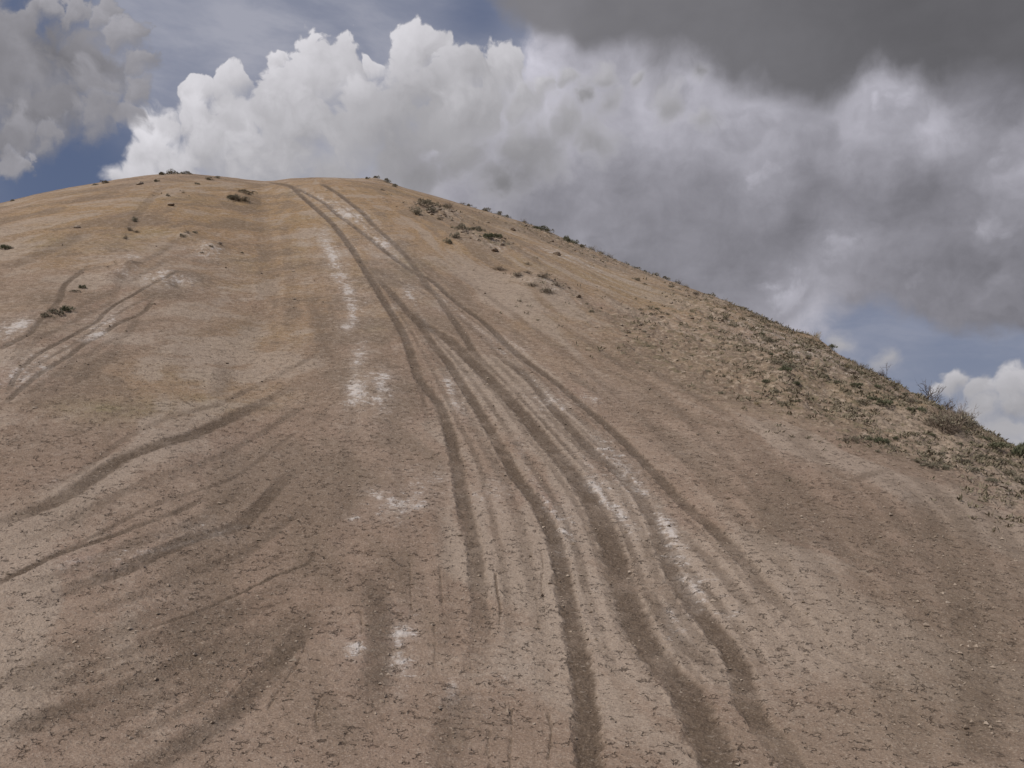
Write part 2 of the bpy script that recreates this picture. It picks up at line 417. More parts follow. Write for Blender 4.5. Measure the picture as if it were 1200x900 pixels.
SALT += [(360, 226, 30, 5, .35), (410, 250, 34, 10, .40), (450, 285, 30, 16, .38), (480, 315, 22, 16, .3), (440, 320, 24, 20, .25), (400, 290, 24, 24, .32), (420, 370, 30, 36, .28), (440, 470, 46, 40, .30), (540, 450, 36, 30, .28), (520, 360, 20, 16, .35),
         (590, 400, 30, 16, .30), (640, 470, 34, 26, .22), (700, 540, 40, 34, .40), (740, 590, 34, 34, .38), (790, 640, 30, 40, .32), (830, 690, 30, 34, .26), (660, 620, 22, 50, .30), (500, 560, 60, 40, .28), (590, 580, 40, 26, .28), (460, 600, 50, 30, .28), (470, 750, 40, 60, .28), (410, 760, 24, 24, .3),
         (700, 700, 20, 50, .2), (610, 760, 40, 60, .22), (560, 830, 40, 50, .25), (790, 760, 24, 40, .25), (700, 460, 60, 20, .25), (800, 530, 60, 26, .22), (950, 640, 40, 40, .22), (240, 620, 60, 16, .3), (130, 660, 60, 20, .3), (200, 330, 50, 12, .35), (130, 320, 40, 12, .3), (100, 390, 40, 20, .35), (30, 430, 40, 30, .35), (250, 300, 40, 12, .3), (160, 300, 40, 10, .3),
         (300, 540, 80, 30, .2), (180, 700, 80, 26, .22), (250, 860, 60, 30, .22), (80, 560, 50, 16, .25)]
for u, v, ru, rv, val in SALT:
    if val > 0.4:
        val = val * (0.42 if v > 400 else 0.6)
        ru, rv = ru * 1.15, rv * 1.5
    patch(salt_m, u, v, ru, rv, val)

if not SKY_ONLY:
    for pts, half, val in [([(345, 222), (375, 232), (405, 248), (432, 270), (455, 292), (478, 318)], .30, .55), ([(372, 262), (384, 288), (395, 312), (405, 335)], .20, .45), ([(388, 320), (402, 332), (411, 350), (414, 370), (412, 381), (402, 389)], .11, 1.0),
                           ([(470, 330), (483, 350), (500, 380), (520, 405)], .10, .55), ([(505, 335), (540, 368), (580, 405), (620, 440), (665, 482), (705, 520)], .11, .6),
                           ([(690, 500), (722, 540), (752, 580), (782, 618), (800, 660), (812, 700), (835, 730)], .16, .85), ([(690, 556), (712, 588), (730, 608), (746, 630)], .09, 1.1), ([(600, 500), (625, 560), (650, 605), (665, 645)], .10, .5),
                           ([(424, 395), (417, 430), (412, 465), (410, 490)], .17, .75), ([(446, 425), (450, 450), (452, 480)], .16, .65), ([(520, 440), (535, 470), (548, 500)], .12, .5),
                           ([(430, 574), (450, 583), (475, 590), (505, 594)], .13, .8), ([(402, 608), (420, 604)], .08, .7), ([(466, 725), (468, 755), (472, 800)], .10, .7), ([(408, 765), (424, 755)], .09, .7), ([(535, 795), (526, 825)], .08, .7),
                           ([(150, 650), (195, 641), (245, 627), (290, 612)], .07, .8), ([(60, 668), (110, 652), (165, 640)], .08, .6), ([(140, 372), (118, 388), (95, 402)], .15, .8), ([(60, 428), (35, 442), (15, 456)], .17, .9), ([(40, 372), (15, 384), (-5, 396)], .25, .8)]:
        dist, side, par = along(pts, half, half * 3)
        salt_m[FINE] += np.where(dist < half * 3, 0.72 * val * np.exp(-(dist / half) ** 2) * sstep(0, .15, par) * sstep(1, .85, par), 0).astype(np.float32)

ochre = np.zeros(shape, np.float32)
for u, v, ru, rv, val in [(250, 228, 40, 12, 1.0), (255, 216, 25, 5, .7), (300, 260, 90, 45, .65), (120, 240, 90, 25, .6), (60, 250, 70, 25, .5), (200, 260, 80, 30, .5),
                          (430, 235, 60, 20, .6), (560, 260, 70, 18, .85), (480, 225, 60, 12, .7), (640, 300, 70, 18, .8), (700, 315, 60, 14, .5), (300, 330, 60, 60, .45),
                          (370, 360, 40, 40, .5), (310, 420, 60, 40, .5), (160, 440, 80, 30, .5), (220, 460, 80, 20, .5), (420, 315, 10, 30, .7), (370, 245, 40, 15, .4),
                          (960, 398, 14, 6, .9), (950, 390, 16, 8, .6), (850, 360, 30, 10, .7), (880, 372, 25, 8, .6), (1090, 482, 8, 8, 1.1), (1097, 490, 8, 6, .8), (1120, 505, 20, 8, .4), (990, 430, 30, 15, .35),
                          (940, 456, 12, 4, .8), (700, 400, 120, 40, .3), (900, 440, 60, 30, .3), (470, 380, 30, 40, .35), (750, 350, 50, 14, .5), (810, 365, 40, 12, .5)]:
    patch(ochre, u, v, ru, rv, val)
# the top of the hill is warmer soil than its foot
ochre += 0.50 * sstep(6.0, 16.0, ZZ + 1.8 * fbm(XX, YY, 4.0, 4, 0.55, 9)) * HILL
olive = np.zeros(shape, np.float32)
for u, v, ru, rv, val in [(150, 480, 70, 16, .8), (240, 470, 60, 10, .6), (60, 285, 50, 9, .8), (210, 440, 60, 14, .5), (300, 385, 30, 20, .4), (440, 385, 14, 22, .5), (280, 305, 22, 8, .5),
                          (470, 300, 14, 12, .6), (485, 312, 12, 9, .7), (390, 262, 12, 10, .5), (620, 310, 30, 8, .6), (730, 330, 30, 8, .5), (750, 345, 26, 10, .4), (590, 262, 14, 5, .4),
                          (350, 300, 14, 20, .4), (180, 275, 30, 8, .4), (165, 240, 14, 12, .5), (345, 225, 10, 6, .9), (420, 450, 30, 30, .3), (100, 480, 40, 10, .5), (810, 420, 60, 16, .35), (860, 400, 40, 12, .4),
                          (1040, 480, 60, 20, .5), (1120, 530, 60, 16, .5), (1000, 460, 40, 14, .35)]:
    patch(olive, u, v, ru, rv, val)
pink = np.zeros(shape, np.float32)
for u, v, ru, rv, val in [(270, 280, 30, 10, .3), (135, 340, 30, 16, .5), (215, 300, 22, 8, .5), (150, 400, 40, 14, .4), (300, 360, 30, 20, .5), (410, 365, 20, 24, .3), (880, 400, 40, 14, .5), (860, 390, 30, 12, .4), (690, 545, 12, 30, .5),
                          (890, 565, 10, 6, .6), (860, 580, 14, 6, .5), (700, 720, 14, 16, .6), (640, 620, 40, 40, .3), (440, 780, 50, 40, .3), (560, 640, 40, 30, .3), (405, 570, 10, 30, .4), (900, 800, 120, 60, .25), (460, 240, 30, 8, .4), (10, 440, 10, 20, .5)]:
    patch(pink, u, v, ru, rv, val)
stony = np.zeros(shape, np.float32)
for u, v, ru, rv, val in [(920, 400, 34, 16, .9), (960, 425, 44, 18, 1.0), (1030, 460, 50, 20, .9), (1090, 500, 60, 20, 1.0), (1160, 540, 50, 18, 1.0), (1080, 530, 50, 10, .7), (920, 455, 30, 12, .8), (1190, 590, 40, 26, .8),
                          (700, 298, 40, 6, .9), (760, 320, 40, 6, .9), (830, 347, 40, 6, .9), (880, 370, 36, 7, .9), (650, 276, 40, 4, .8), (440, 212, 24, 4, .8), (510, 250, 26, 7, .9), (560, 282, 32, 8, .9), (640, 332, 30, 10, .8), (1120, 500, 60, 20, .7),
                          (205, 325, 26, 7, .5), (150, 312, 20, 7, .4), (235, 290, 20, 7, .4), (220, 277, 14, 4, .5), (195, 225, 50, 10, .5), (280, 232, 16, 6, .5), (605, 268, 40, 10, .5), (590, 290, 18, 8, .5)]:
    patch(stony, u, v, ru, rv, val)
stony = np.clip(stony, 0, 1) ** 1.9
dark = np.zeros(shape, np.float32)  # darker soil; the lower right patches paint shade and corner darkening into its colour
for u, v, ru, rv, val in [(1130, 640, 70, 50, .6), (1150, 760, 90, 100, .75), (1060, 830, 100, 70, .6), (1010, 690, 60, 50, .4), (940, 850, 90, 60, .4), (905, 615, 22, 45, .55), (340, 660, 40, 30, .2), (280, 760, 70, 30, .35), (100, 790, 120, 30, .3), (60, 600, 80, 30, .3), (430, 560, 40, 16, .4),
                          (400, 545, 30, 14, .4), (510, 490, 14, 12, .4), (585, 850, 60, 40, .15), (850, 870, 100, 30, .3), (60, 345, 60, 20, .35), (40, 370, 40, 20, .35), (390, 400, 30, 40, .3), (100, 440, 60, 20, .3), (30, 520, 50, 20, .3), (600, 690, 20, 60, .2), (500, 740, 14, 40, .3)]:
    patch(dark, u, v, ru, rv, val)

# wash lines running down the slope, away from the top
_xs, _ys = ground_at([345], [213])
_phi = np.arctan2(XX - _xs[0], _ys[0] + 6 - YY)
_rad = np.hypot(XX - _xs[0], _ys[0] + 6 - YY)
_bend = 0.045 * fbm(XX, YY, 6.0, 3, 0.5, 61)
streak = (0.6 * fbm((_phi + _bend) * 9.0, _rad * 0.06, 1.0, 3, 0.6, 62)
          + 0.4 * fbm((_phi + _bend) * 34.0, _rad * 0.16, 1.0, 3, 0.6, 63)).astype(np.float32)
_left = sstep(-0.02, -0.16, np.arctan2(XX, YY)) * sstep(2.0, 7.0, ZZ)
streak *= ((2.1 - 1.3 * _left) * HILL).astype(np.float32)
# blotches of differing soil, drawn out along the left flank
_rx, _ry = XX * 0.82 + YY * 0.57, -XX * 0.57 + YY * 0.82
streak += (1.1 * _left * fbm(_rx * 0.45, _ry, 1.5, 4, 0.65, 64)).astype(np.float32)
olive += (0.55 * np.clip(fbm(_rx * 0.6, _ry, 2.2, 4, 0.6, 65) * 2.2 - 0.15, 0, 1) * sstep(3, 9, ZZ)).astype(np.float32)
pink += (0.6 * np.clip(fbm(_rx * 0.6, _ry, 2.6, 4, 0.6, 66) * 2.2 - 0.15, 0, 1) * HILL).astype(np.float32)
ochre += (0.45 * np.clip(fbm(_rx * 0.6, _ry, 2.4, 4, 0.6, 67) * 2.2 - 0.1, 0, 1) * sstep(4, 10, ZZ)).astype(np.float32)

salt_m *= np.clip(0.85 + 1.1 * fbm((_phi + _bend) * 70.0, _rad * 1.1, 1.0, 4, 0.65, 81) + 0.9 * fbm(XX, YY, 0.5, 3, 0.6, 82), 0.0, 1.5).astype(np.float32)

# mounds of bared soil under the scrub
for u, v, ru, rv, h in [(508, 249, 26, 6, .25), (556, 281, 32, 8, .30), (640, 336, 26, 9, .22), (612, 326, 10, 4, .12), (205, 323, 24, 6, .12), (222, 277, 14, 5, .10), (148, 313, 16, 6, .2), (248, 291, 14, 6, .2), (280, 232, 16, 5, .22), (130, 325, 16, 5, .15),
                        (442, 213, 24, 4, .25), (920, 440, 24, 9, .3), (920, 455, 20, 6, .25), (958, 403, 12, 5, .25), (440, 455, 40, 26, .08), (945, 425, 20, 8, .2), (1090, 492, 10, 9, .25), (1040, 480, 30, 12, .2), (1120, 515, 30, 12, .2), (1010, 450, 20, 10, .2)]:
    patch(DZ, u, v, ru, rv, h)
# hollow eaten out under the pale bank
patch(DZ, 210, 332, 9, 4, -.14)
patch(dark, 210, 333, 9, 4, .8)  # shade inside the hollow, painted into the soil colour

lump = fbm(XX, YY, 0.55, 4, 0.6, 31)
DZ += (stony * (0.15 * lump + 0.05 * np.abs(fbm(XX, YY, 0.25, 3, 0.6, 33)))).astype(np.float32)
fine_w = sstep(34, 10, RR)
DZ += (HILL * 0.011 * fbm(XX, YY, 0.30, 4, 0.62, 41) + HILL * fine_w * 0.010 * fbm(XX, YY, 0.07, 3, 0.65, 43)).astype(np.float32)
crumb = np.clip(rut_m * 1.0, 0, 1)
DZ += (crumb * fine_w * 0.016 * fbm(XX, YY, 0.10, 3, 0.7, 47)).astype(np.float32)
ZZ = ZZ + DZ


def make_terrain():
    na, nu = shape
    v = np.empty((na * nu + 1, 3), np.float32)
    v[:-1, 0] = XX.ravel()
    v[:-1, 1] = YY.ravel()
    v[:-1, 2] = ZZ.ravel()
    v[-1] = (0, 0, float(ZZ[:, 0].mean()))
    i = np.arange(na)[:, None]
    j = np.arange(nu - 1)[None, :]
    i2 = (i + 1) % na
    q = np.stack([i * nu + j, i2 * nu + j, i2 * nu + j + 1, i * nu + j + 1], -1).reshape(-1, 4)
    ii = np.arange(na)
    tri = np.stack([ii * nu, ((ii + 1) % na) * nu, np.full(na, na * nu)], -1)
    tri = tri[:, ::-1]
    me = bpy.data.meshes.new('hill')
    me.vertices.add(len(v))
    me.vertices.foreach_set('co', v.ravel())
    loops = np.concatenate([q.ravel()[:], tri.ravel()]).astype(np.int32)
    me.loops.add(len(loops))
    me.loops.foreach_set('vertex_index', loops)
    starts = np.concatenate([np.arange(len(q)) * 4, len(q) * 4 + np.arange(len(tri)) * 3]).astype(np.int32)
    me.polygons.add(len(starts))
    me.polygons.foreach_set('loop_start', starts)
    me.update(calc_edges=True)
    me.polygons.foreach_set('use_smooth', np.ones(len(starts), bool))
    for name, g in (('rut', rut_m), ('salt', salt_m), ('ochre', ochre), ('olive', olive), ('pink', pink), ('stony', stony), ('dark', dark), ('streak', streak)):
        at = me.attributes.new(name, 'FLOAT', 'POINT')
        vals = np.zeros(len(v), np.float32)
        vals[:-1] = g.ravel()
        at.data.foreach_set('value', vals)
    ob = bpy.data.objects.new('hill', me)
    COL.objects.link(ob)
    ob['kind'] = 'structure'
    ob['label'] = 'bare dry clay hill scored by wheel tracks fanning down from its top'
    return ob


# ------------------------------------------------------------------ node arithmetic
class X:
    """a float socket (or number) that can be added, multiplied ... in Python"""
    nt = None

    def __init__(s, v):
        s.v = v

    @staticmethod
    def math(op, *args, clamp=False):
        n = X.nt.nodes.new('ShaderNodeMath')
        n.operation = op
        n.use_clamp = clamp
        for k, a in enumerate(args):
            a = a.v if isinstance(a, X) else a
            if isinstance(a, (int, float)):
                n.inputs[k].default_value = float(a)
            else:
                X.nt.links.new(a, n.inputs[k])
        return X(n.outputs[0])

    def __add__(s, o): return X.math('ADD', s, o)
    def __radd__(s, o): return X.math('ADD', o, s)
    def __sub__(s, o): return X.math('SUBTRACT', s, o)
    def __rsub__(s, o): return X.math('SUBTRACT', o, s)
    def __mul__(s, o): return X.math('MULTIPLY', s, o)
    def __rmul__(s, o): return X.math('MULTIPLY', o, s)
    def __truediv__(s, o): return X.math('DIVIDE', s, o)
    def __rtruediv__(s, o): return X.math('DIVIDE', o, s)
    def sat(s): return X.math('ADD', s, 0.0, clamp=True)
    def mad(s, m, a): return X.math('MULTIPLY_ADD', s, m, a)


def mx(a, b): return X.math('MAXIMUM', a, b)
def mn(a, b): return X.math('MINIMUM', a, b)


def smooth(lo, hi, x):
    n = X.nt.nodes.new('ShaderNodeMapRange')
    n.interpolation_type = 'SMOOTHSTEP'
    n.inputs['From Min'].default_value = lo
    n.inputs['From Max'].default_value = hi
    X.nt.links.new(x.v, n.inputs['Value'])
    return X(n.outputs['Result'])


def vec(x, y, z=0.0):
    n = X.nt.nodes.new('ShaderNodeCombineXYZ')
    for k, a in enumerate((x, y, z)):
        a = a.v if isinstance(a, X) else a
        if isinstance(a, (int, float)):
            n.inputs[k].default_value = float(a)
        else:
            X.nt.links.new(a, n.inputs[k])
    return n.outputs[0]


def vmath(op, a, b=None, scale=None):
    n = X.nt.nodes.new('ShaderNodeVectorMath')
    n.operation = op
    for k, q in enumerate((a, b)):
        if q is None:
            continue
        if isinstance(q, (tuple, list)):
            n.inputs[k].default_value = q
        else:
            X.nt.links.new(q, n.inputs[k])
    if scale is not None:
        n.inputs['Scale'].default_value = scale
    return n.outputs['Value'] if op in ('DISTANCE', 'LENGTH', 'DOT_PRODUCT') else n.outputs['Vector']


def noise(co, scale, detail=4.0, rough=0.5, dist=0.0, lac=2.0, colour=False, flat=False):
    n = X.nt.nodes.new('ShaderNodeTexNoise')
    X.nt.links.new(co, n.inputs['Vector'])
    if flat:
        n.noise_dimensions = '2D'
    n.inputs['Scale'].default_value = scale
    n.inputs['Detail'].default_value = detail
    n.inputs['Roughness'].default_value = rough
    n.inputs['Lacunarity'].default_value = lac
    n.inputs['Distortion'].default_value = dist
    return n.outputs['Color'] if colour else X(n.outputs[0])


def voronoi(co, scale, feature='F1', detail=0.0, rough=0.5, smoothness=0.5, flat=False):
    n = X.nt.nodes.new('ShaderNodeTexVoronoi')
    if flat:
        n.voronoi_dimensions = '2D'
    n.feature = feature
    X.nt.links.new(co, n.inputs['Vector'])
    n.inputs['Scale'].default_value = scale
    n.inputs['Detail'].default_value = detail
    n.inputs['Roughness'].default_value = rough
    if feature == 'SMOOTH_F1':
        n.inputs['Smoothness'].default_value = smoothness
    return X(n.outputs['Distance'])


def mixc(f, a, b, mode='MIX'):
    n = X.nt.nodes.new('ShaderNodeMix')
    n.data_type = 'RGBA'
    n.blend_type = mode
    n.clamp_factor = True
    for name, q in (('Factor', f), ('A', a), ('B', b)):
        s = [i for i in n.inputs if i.name == name and i.enabled][0] if False else \
            n.inputs[{'Factor': 0, 'A': 6, 'B': 7}[name]]
        q = q.v if isinstance(q, X) else q
        if isinstance(q, (int, float)):
            s.default_value = float(q)
        elif isinstance(q, (tuple, list)):
            s.default_value = tuple(q) + ((1.0,) if len(q) == 3 else ())
        else:
            X.nt.links.new(q, s)
    return n.outputs[2]


def group(name, ins, outs):
    """a node group; its insides are built next, with X.nt pointing at it"""
    outer = X.nt
    t = bpy.data.node_groups.new(name, 'ShaderNodeTree')
    for direction, socks in (('INPUT', ins), ('OUTPUT', outs)):
        for nm, ty in socks:
            t.interface.new_socket(nm, in_out=direction, socket_type='NodeSocket' + ty)
    gin, gout = t.nodes.new('NodeGroupInput'), t.nodes.new('NodeGroupOutput')
    X.nt = t

    def done(**kw):
        for k, q in kw.items():
            t.links.new(q.v if isinstance(q, X) else q, gout.inputs[k])

    def use():
        n = outer.nodes.new('ShaderNodeGroup')
        n.node_tree = t
        return n
    return {'in': {nm: gin.outputs[nm] for nm, _ in ins}, 'done': done, 'use': use}


def lin(r, g, b):
    f = lambda c: c / 12.92 if c <= 0.04045 else ((c + 0.055) / 1.055) ** 2.4
    return tuple(f(c / 255.0) for c in (r, g, b))


# ------------------------------------------------------------------ sky
SUN_EL, SUN_AZ = math.radians(48), math.radians(-128)     # azimuth from +Y, clockwise
SKY_STRENGTH = 0.1
EXPOSURE = 0.55
SUN_STRENGTH = 2.42
SUN_ANGLE = 5.0
K = 1.0 / (SKY_STRENGTH * 2 ** EXPOSURE)


def sp(u, v):
    a, t = px_dir(u, v)
    return float(a) * 11.8, float(np.arctan(t)) * 11.8


def build_world():
    w = bpy.data.worlds.new('World')
    scene.world = w
    w.use_nodes = True
    nt = w.node_tree
    nt.nodes.clear()
    X.nt = nt
    tc = nt.nodes.new('ShaderNodeTexCoord').outputs['Generated']
    sep = nt.nodes.new('ShaderNodeSeparateXYZ')
    nt.links.new(tc, sep.inputs[0])
    dx, dy, dz = (X(o) for o in sep.outputs)
    az = X.math('ARCTAN2', dx, dy)
    el = X.math('ARCSINE', dz)
    su, sv = az * 11.8, el * 11.8
    P = vec(su, sv, 0)

    def offset(co, amount, scale, detail, rough, shift):
        c = noise(vmath('ADD', co, (shift, shift * .7, shift * 1.3)), scale, detail, rough, colour=True, flat=True)
        c = vmath('SUBTRACT', c, (0.5, 0.5, 0.5))
        return vmath('ADD', co, vmath('SCALE', c, scale=amount))

    Pw = offset(P, 0.34, 1.3, 3, 0.5, 3.1)          # broad billowing
    Pt = offset(Pw, 0.8, 1.3, 6, 0.58, 5.3)         # torn, layered cloud
    Pl = offset(Pw, 0.42, 2.2, 6, 0.60, 2.3)
    Pd = offset(Pw, 0.12, 4.5, 3, 0.55, 7.7)         # small billowing

    gt = group('soft_patch', [('Co', 'Vector'), ('Centre', 'Vector'), ('K', 'Float'), ('Value', 'Float'), ('Num', 'Float'), ('Den', 'Float')], [('Num', 'Float'), ('Den', 'Float')])
    gi = gt['in']
    d = X(vmath('DISTANCE', gi['Co'], gi['Centre']))
    wgt = X.math('EXPONENT', (d * d) * X(gi['K']))
    gt['done'](Num=wgt.mad(X(gi['Value']), X(gi['Num'])), Den=wgt + X(gi['Den']))
    X.nt = nt

    def tones(items, co, default, wdef=0.02):
        num, den = wdef * default, wdef
        for u, v, ru, val in items:
            a, b = sp(u, v)
            n = gt['use']()
            nt.links.new(co, n.inputs['Co'])
            n.inputs['Centre'].default_value = (a, b, 0)
            n.inputs['K'].default_value = -(100.0 / ru) ** 2
            n.inputs['Value'].default_value = val
            for k, q in (('Num', num), ('Den', den)):
                if isinstance(q, float):
                    n.inputs[k].default_value = q
                else:
                    nt.links.new(q, n.inputs[k])
            num, den = n.outputs['Num'], n.outputs['Den']
        return X(num) / X(den)

    # ---- clear sky
    skyn = nt.nodes.new('ShaderNodeTexSky')
    skyn.sky_type = 'NISHITA'
    skyn.sun_disc = False
    skyn.sun_elevation = SUN_EL
    skyn.sun_rotation = SUN_AZ
    skyn.altitude = 900
    skyn.air_density = 1.0
    skyn.dust_density = 1.5
    blue = tuple(c * K for c in lin(82, 93, 121))
    sky = mixc(0.90, skyn.outputs[0], blue)
    # ---- thin high veil
    Ps = vec(su * 0.5 + sv * 0.25, sv * 1.3, 0)
    ci = noise(offset(Ps, 0.5, 0.8, 3, 0.5, 1.7), 1.1, 6, 0.6, flat=True)
    vt = tones([(300, 70, 110, 1.0), (450, 50, 100, .8), (230, 12, 40, .45), (250, 60, 60, 1.0), (330, 30, 50, .9), (180, 60, 40, .9), (380, 8, 50, .6), (480, 12, 50, .6), (420, 40, 60, 1.0), (170, 25, 40, .8), (300, 60, 60, 1.1), (20, 10, 60, .1), (100, 185, 60, 0.0), (160, 140, 30, .3),
                (900, 370, 60, .85), (1000, 385, 60, .5), (1080, 395, 80, .55), (1180, 410, 60, .55), (1040, 435, 60, .7), (1120, 380, 40, .35), (985, 415, 30, .6), (1150, 500, 60, .7), (550, 10, 30, .1)], Pw, 0.5)
    veil = (smooth(0.3, 0.7, ci) * 0.5 + 0.62) * vt
    sky = mixc(veil.sat(), sky, tuple(c * K for c in lin(160, 162, 175)))

    # ---- shared cloud texture
    puff = voronoi(Pw, 2.2, 'SMOOTH_F1', 2.0, 0.55, 0.3, flat=True)
    fb = noise(Pw, 2.6, 6, 0.58, flat=True) - 0.5
    fine = noise(Pd, 7.0, 4, 0.6, flat=True) - 0.5
    rim = fb * 0.50 - (puff - 0.36) * 0.40 + fine * 0.30
    soft = noise(Pw, 1.2, 7, 0.56, flat=True) - 0.5
    soft2 = noise(vec(su * 0.7, sv * 1.5, 2.0), 1.5, 6, 0.58, 0.3, flat=True) - 0.5

    def grey(t, warm):
        n = X.nt.nodes.new('ShaderNodeCombineColor')
        cool = (0.995, 0.975, 1.10)
        wm = (1.02, 1.0, 0.985)
        for k in range(3):
            c = mx(t, 0.03) * ((warm * (wm[k] - cool[k]) + cool[k]) * K)
            X.nt.links.new(c.v, n.inputs[k])
        return n.outputs[0]

    def glow(colour):
        b = X.nt.nodes.new('ShaderNodeBackground')
        b.inputs['Strength'].default_value = SKY_STRENGTH
        X.nt.links.new(colour, b.inputs['Color'])
        return b.outputs[0]

    def over(fac, below, above):
        n = X.nt.nodes.new('ShaderNodeMixShader')
        X.nt.links.new(fac.v, n.inputs[0])
        X.nt.links.new(below, n.inputs[1])
        X.nt.links.new(above, n.inputs[2])
        return n.outputs[0]

    g = lambda s: lin(s, s, s)[0]
    LX, LY = -0.45, 0.89

    # one round cloud head laid over what lies behind it, lit from its upper left:
    # T is the grey level so far, A the cover so far
    gh = group('cloud_head', [('T', 'Float'), ('A', 'Float'), ('Co', 'Vector'), ('Centre', 'Vector'), ('Size', 'Float'), ('Bright', 'Float'), ('Dim', 'Float'), ('Edge', 'Float'),
                              ('Rim', 'Float'), ('Bulge', 'Float')], [('T', 'Float'), ('A', 'Float')])
    gi = gh['in']
    k = X(gi['Size'])
    T, A = X(gi['T']), X(gi['A'])
    q = vmath('SUBTRACT', vmath('ADD', gi['Co'], (T * 1e-6).v), gi['Centre'])
    d = X(vmath('LENGTH', q))
    nl = X(vmath('DOT_PRODUCT', q, (LX, LY, 0))) * k
    rimv = X(gi['Rim'])
    f = 1.16 - d * k + rimv * 1.0
    n = X.nt.nodes.new('ShaderNodeMapRange')
    n.interpolation_type = 'SMOOTHSTEP'
    X.nt.links.new(f.v, n.inputs['Value'])
    X.nt.links.new(gi['Edge'], n.inputs['From Max'])
    # heads melt into the body of the cloud below them
    al = X(n.outputs['Result']) * smooth(-0.95, 0.05, nl + X(gi['Bulge']) * 0.5)
    lit = smooth(-0.7, 0.95, nl + rimv * 0.75)
    tone = X(gi['Dim']) + lit * (X(gi['Bright']) - X(gi['Dim']))
    gh['done'](T=T + al * (tone - T), A=mx(A, al))
    X.nt = nt

    def heads(items, S, warm, tex, base, co=None):
        T, A = g(base), 0.0
        for u, v, r, hi, lo, edge in items:
            n = gh['use']()
            for nm, q in (('T', T), ('A', A), ('Co', co or Pd), ('Rim', rim.v), ('Bulge', fb.v)):
                if isinstance(q, float):
                    n.inputs[nm].default_value = q
                else:
                    nt.links.new(q, n.inputs[nm])
            n.inputs['Centre'].default_value = sp(u, v) + (0.0,)
            n.inputs['Size'].default_value = 116.0 / r
            n.inputs['Bright'].default_value = g(hi)
            n.inputs['Dim'].default_value = g(lo)
            n.inputs['Edge'].default_value = edge
            T, A = n.outputs['T'], n.outputs['A']
        return over(X(A), S, glow(grey(X(T) * tex, warm)))

    tex_soft = 1.0 + soft * 0.35 + fb * 0.22 + fine * 0.08
    tex_heap = 1.07 + fb * 0.16 + fine * 0.07
    S = glow(sky)

    # ---- the broad grey mass behind, filling the right of the view
    mass = tones([(600, 200, 100, 1), (690, 120, 60, 1), (750, 160, 100, 1), (700, 300, 80, 1), (900, 200, 120, 1), (1050, 200, 120, 1), (1180, 200, 100, 1), (1180, 300, 90, 1), (1000, 290, 60, 1), (800, 270, 100, 1), (820, 320, 60, 1), (880, 320, 40, .9),
                  (1130, 340, 60, 1), (1190, 355, 40, .9), (910, 350, 30, .6), (960, 350, 36, .5), (1000, 375, 40, .1), (1000, 410, 40, .3), (1095, 398, 66, 0), (1190, 398, 44, 0), (1040, 430, 40, .1), (925, 385, 26, .5), (975, 400, 26, .45),
                  (700, 60, 40, .5), (640, 75, 40, .35), (560, 60, 60, 0), (300, 30, 120, 0), (100, 190, 70, 0), (450, 20, 100, 0), (1100, 480, 80, .0), (780, 60, 60, 1), (900, 60, 90, 1), (1100, 60, 100, 1)], Pw, 0.5)
    mass_a = smooth(0.30, 0.60, mass + soft * 0.5 + fine * 0.1)
    mt = tones([(480, 200, 60, g(152)), (560, 170, 50, g(162)), (620, 130, 45, g(178)), (600, 205, 40, g(138)), (560, 222, 30, g(130)), (690, 130, 40, g(160)), (700, 170, 40, g(152)), (650, 190, 40, g(148)), (690, 215, 40, g(130)), (640, 240, 40, g(128)),
                (780, 110, 36, g(165)), (780, 150, 40, g(158)), (790, 180, 40, g(152)), (800, 215, 50, g(130)), (700, 252, 22, g(152)), (730, 258, 20, g(142)), (760, 285, 50, g(124)), (700, 240, 60, g(134)), (870, 135, 40, g(162)), (890, 175, 40, g(156)), (905, 200, 26, g(164)), (870, 215, 40, g(146)), (830, 240, 50, g(126)),
                (860, 275, 40, g(122)), (930, 262, 60, g(118)), (1050, 125, 44, g(168)), (1080, 150, 40, g(165)), (1000, 150, 40, g(150)), (940, 130, 30, g(145)), (1000, 195, 40, g(146)), (1080, 205, 40, g(130)), (1130, 190, 40, g(128)), (1185, 180, 30, g(158)), (1180, 120, 40, g(120)), (1130, 110, 30, g(132)),
                (1000, 235, 40, g(124)), (1050, 255, 50, g(113)), (1120, 242, 36, g(118)), (1160, 268, 24, g(150)), (1195, 262, 24, g(142)), (1185, 292, 40, g(124)), (985, 290, 36, g(148)), (1020, 285, 30, g(146)), (950, 310, 36, g(142)), (880, 330, 40, g(134)), (940, 345, 36, g(158)), (1080, 295, 36, g(128)),
                (1120, 340, 50, g(122)), (1060, 300, 30, g(136)), (1190, 330, 40, g(116)), (1040, 350, 36, g(128)), (960, 395, 40, g(160))], Pt, g(135))
    mt = (mt - g(138)) * 1.35 + g(143)
    mt = mt * (1.07 + soft * 0.45 + fine * 0.14 + fb * 0.30) + soft2 * 0.09
    S = over(mass_a, S, glow(grey(mt, 0.0)))
    S = heads([(700, 255, 30, 156, 136, .8), (900, 208, 42, 178, 146, .7), (870, 150, 44, 180, 150, .6), (790, 120, 36, 182, 152, .6), (960, 160, 40, 164, 140, .7), (1060, 132, 48, 190, 152, .6), (1185, 188, 32, 176, 140, .7), (1165, 272, 30, 172, 126, .7),
                        (985, 298, 40, 176, 148, .7), (925, 348, 40, 188, 160, .7), (1072, 332, 26, 158, 122, .8), (1130, 345, 44, 140, 118, .8), (1180, 350, 40, 142, 120, .8)], S, 0.0, tex_soft, 140, Pl)

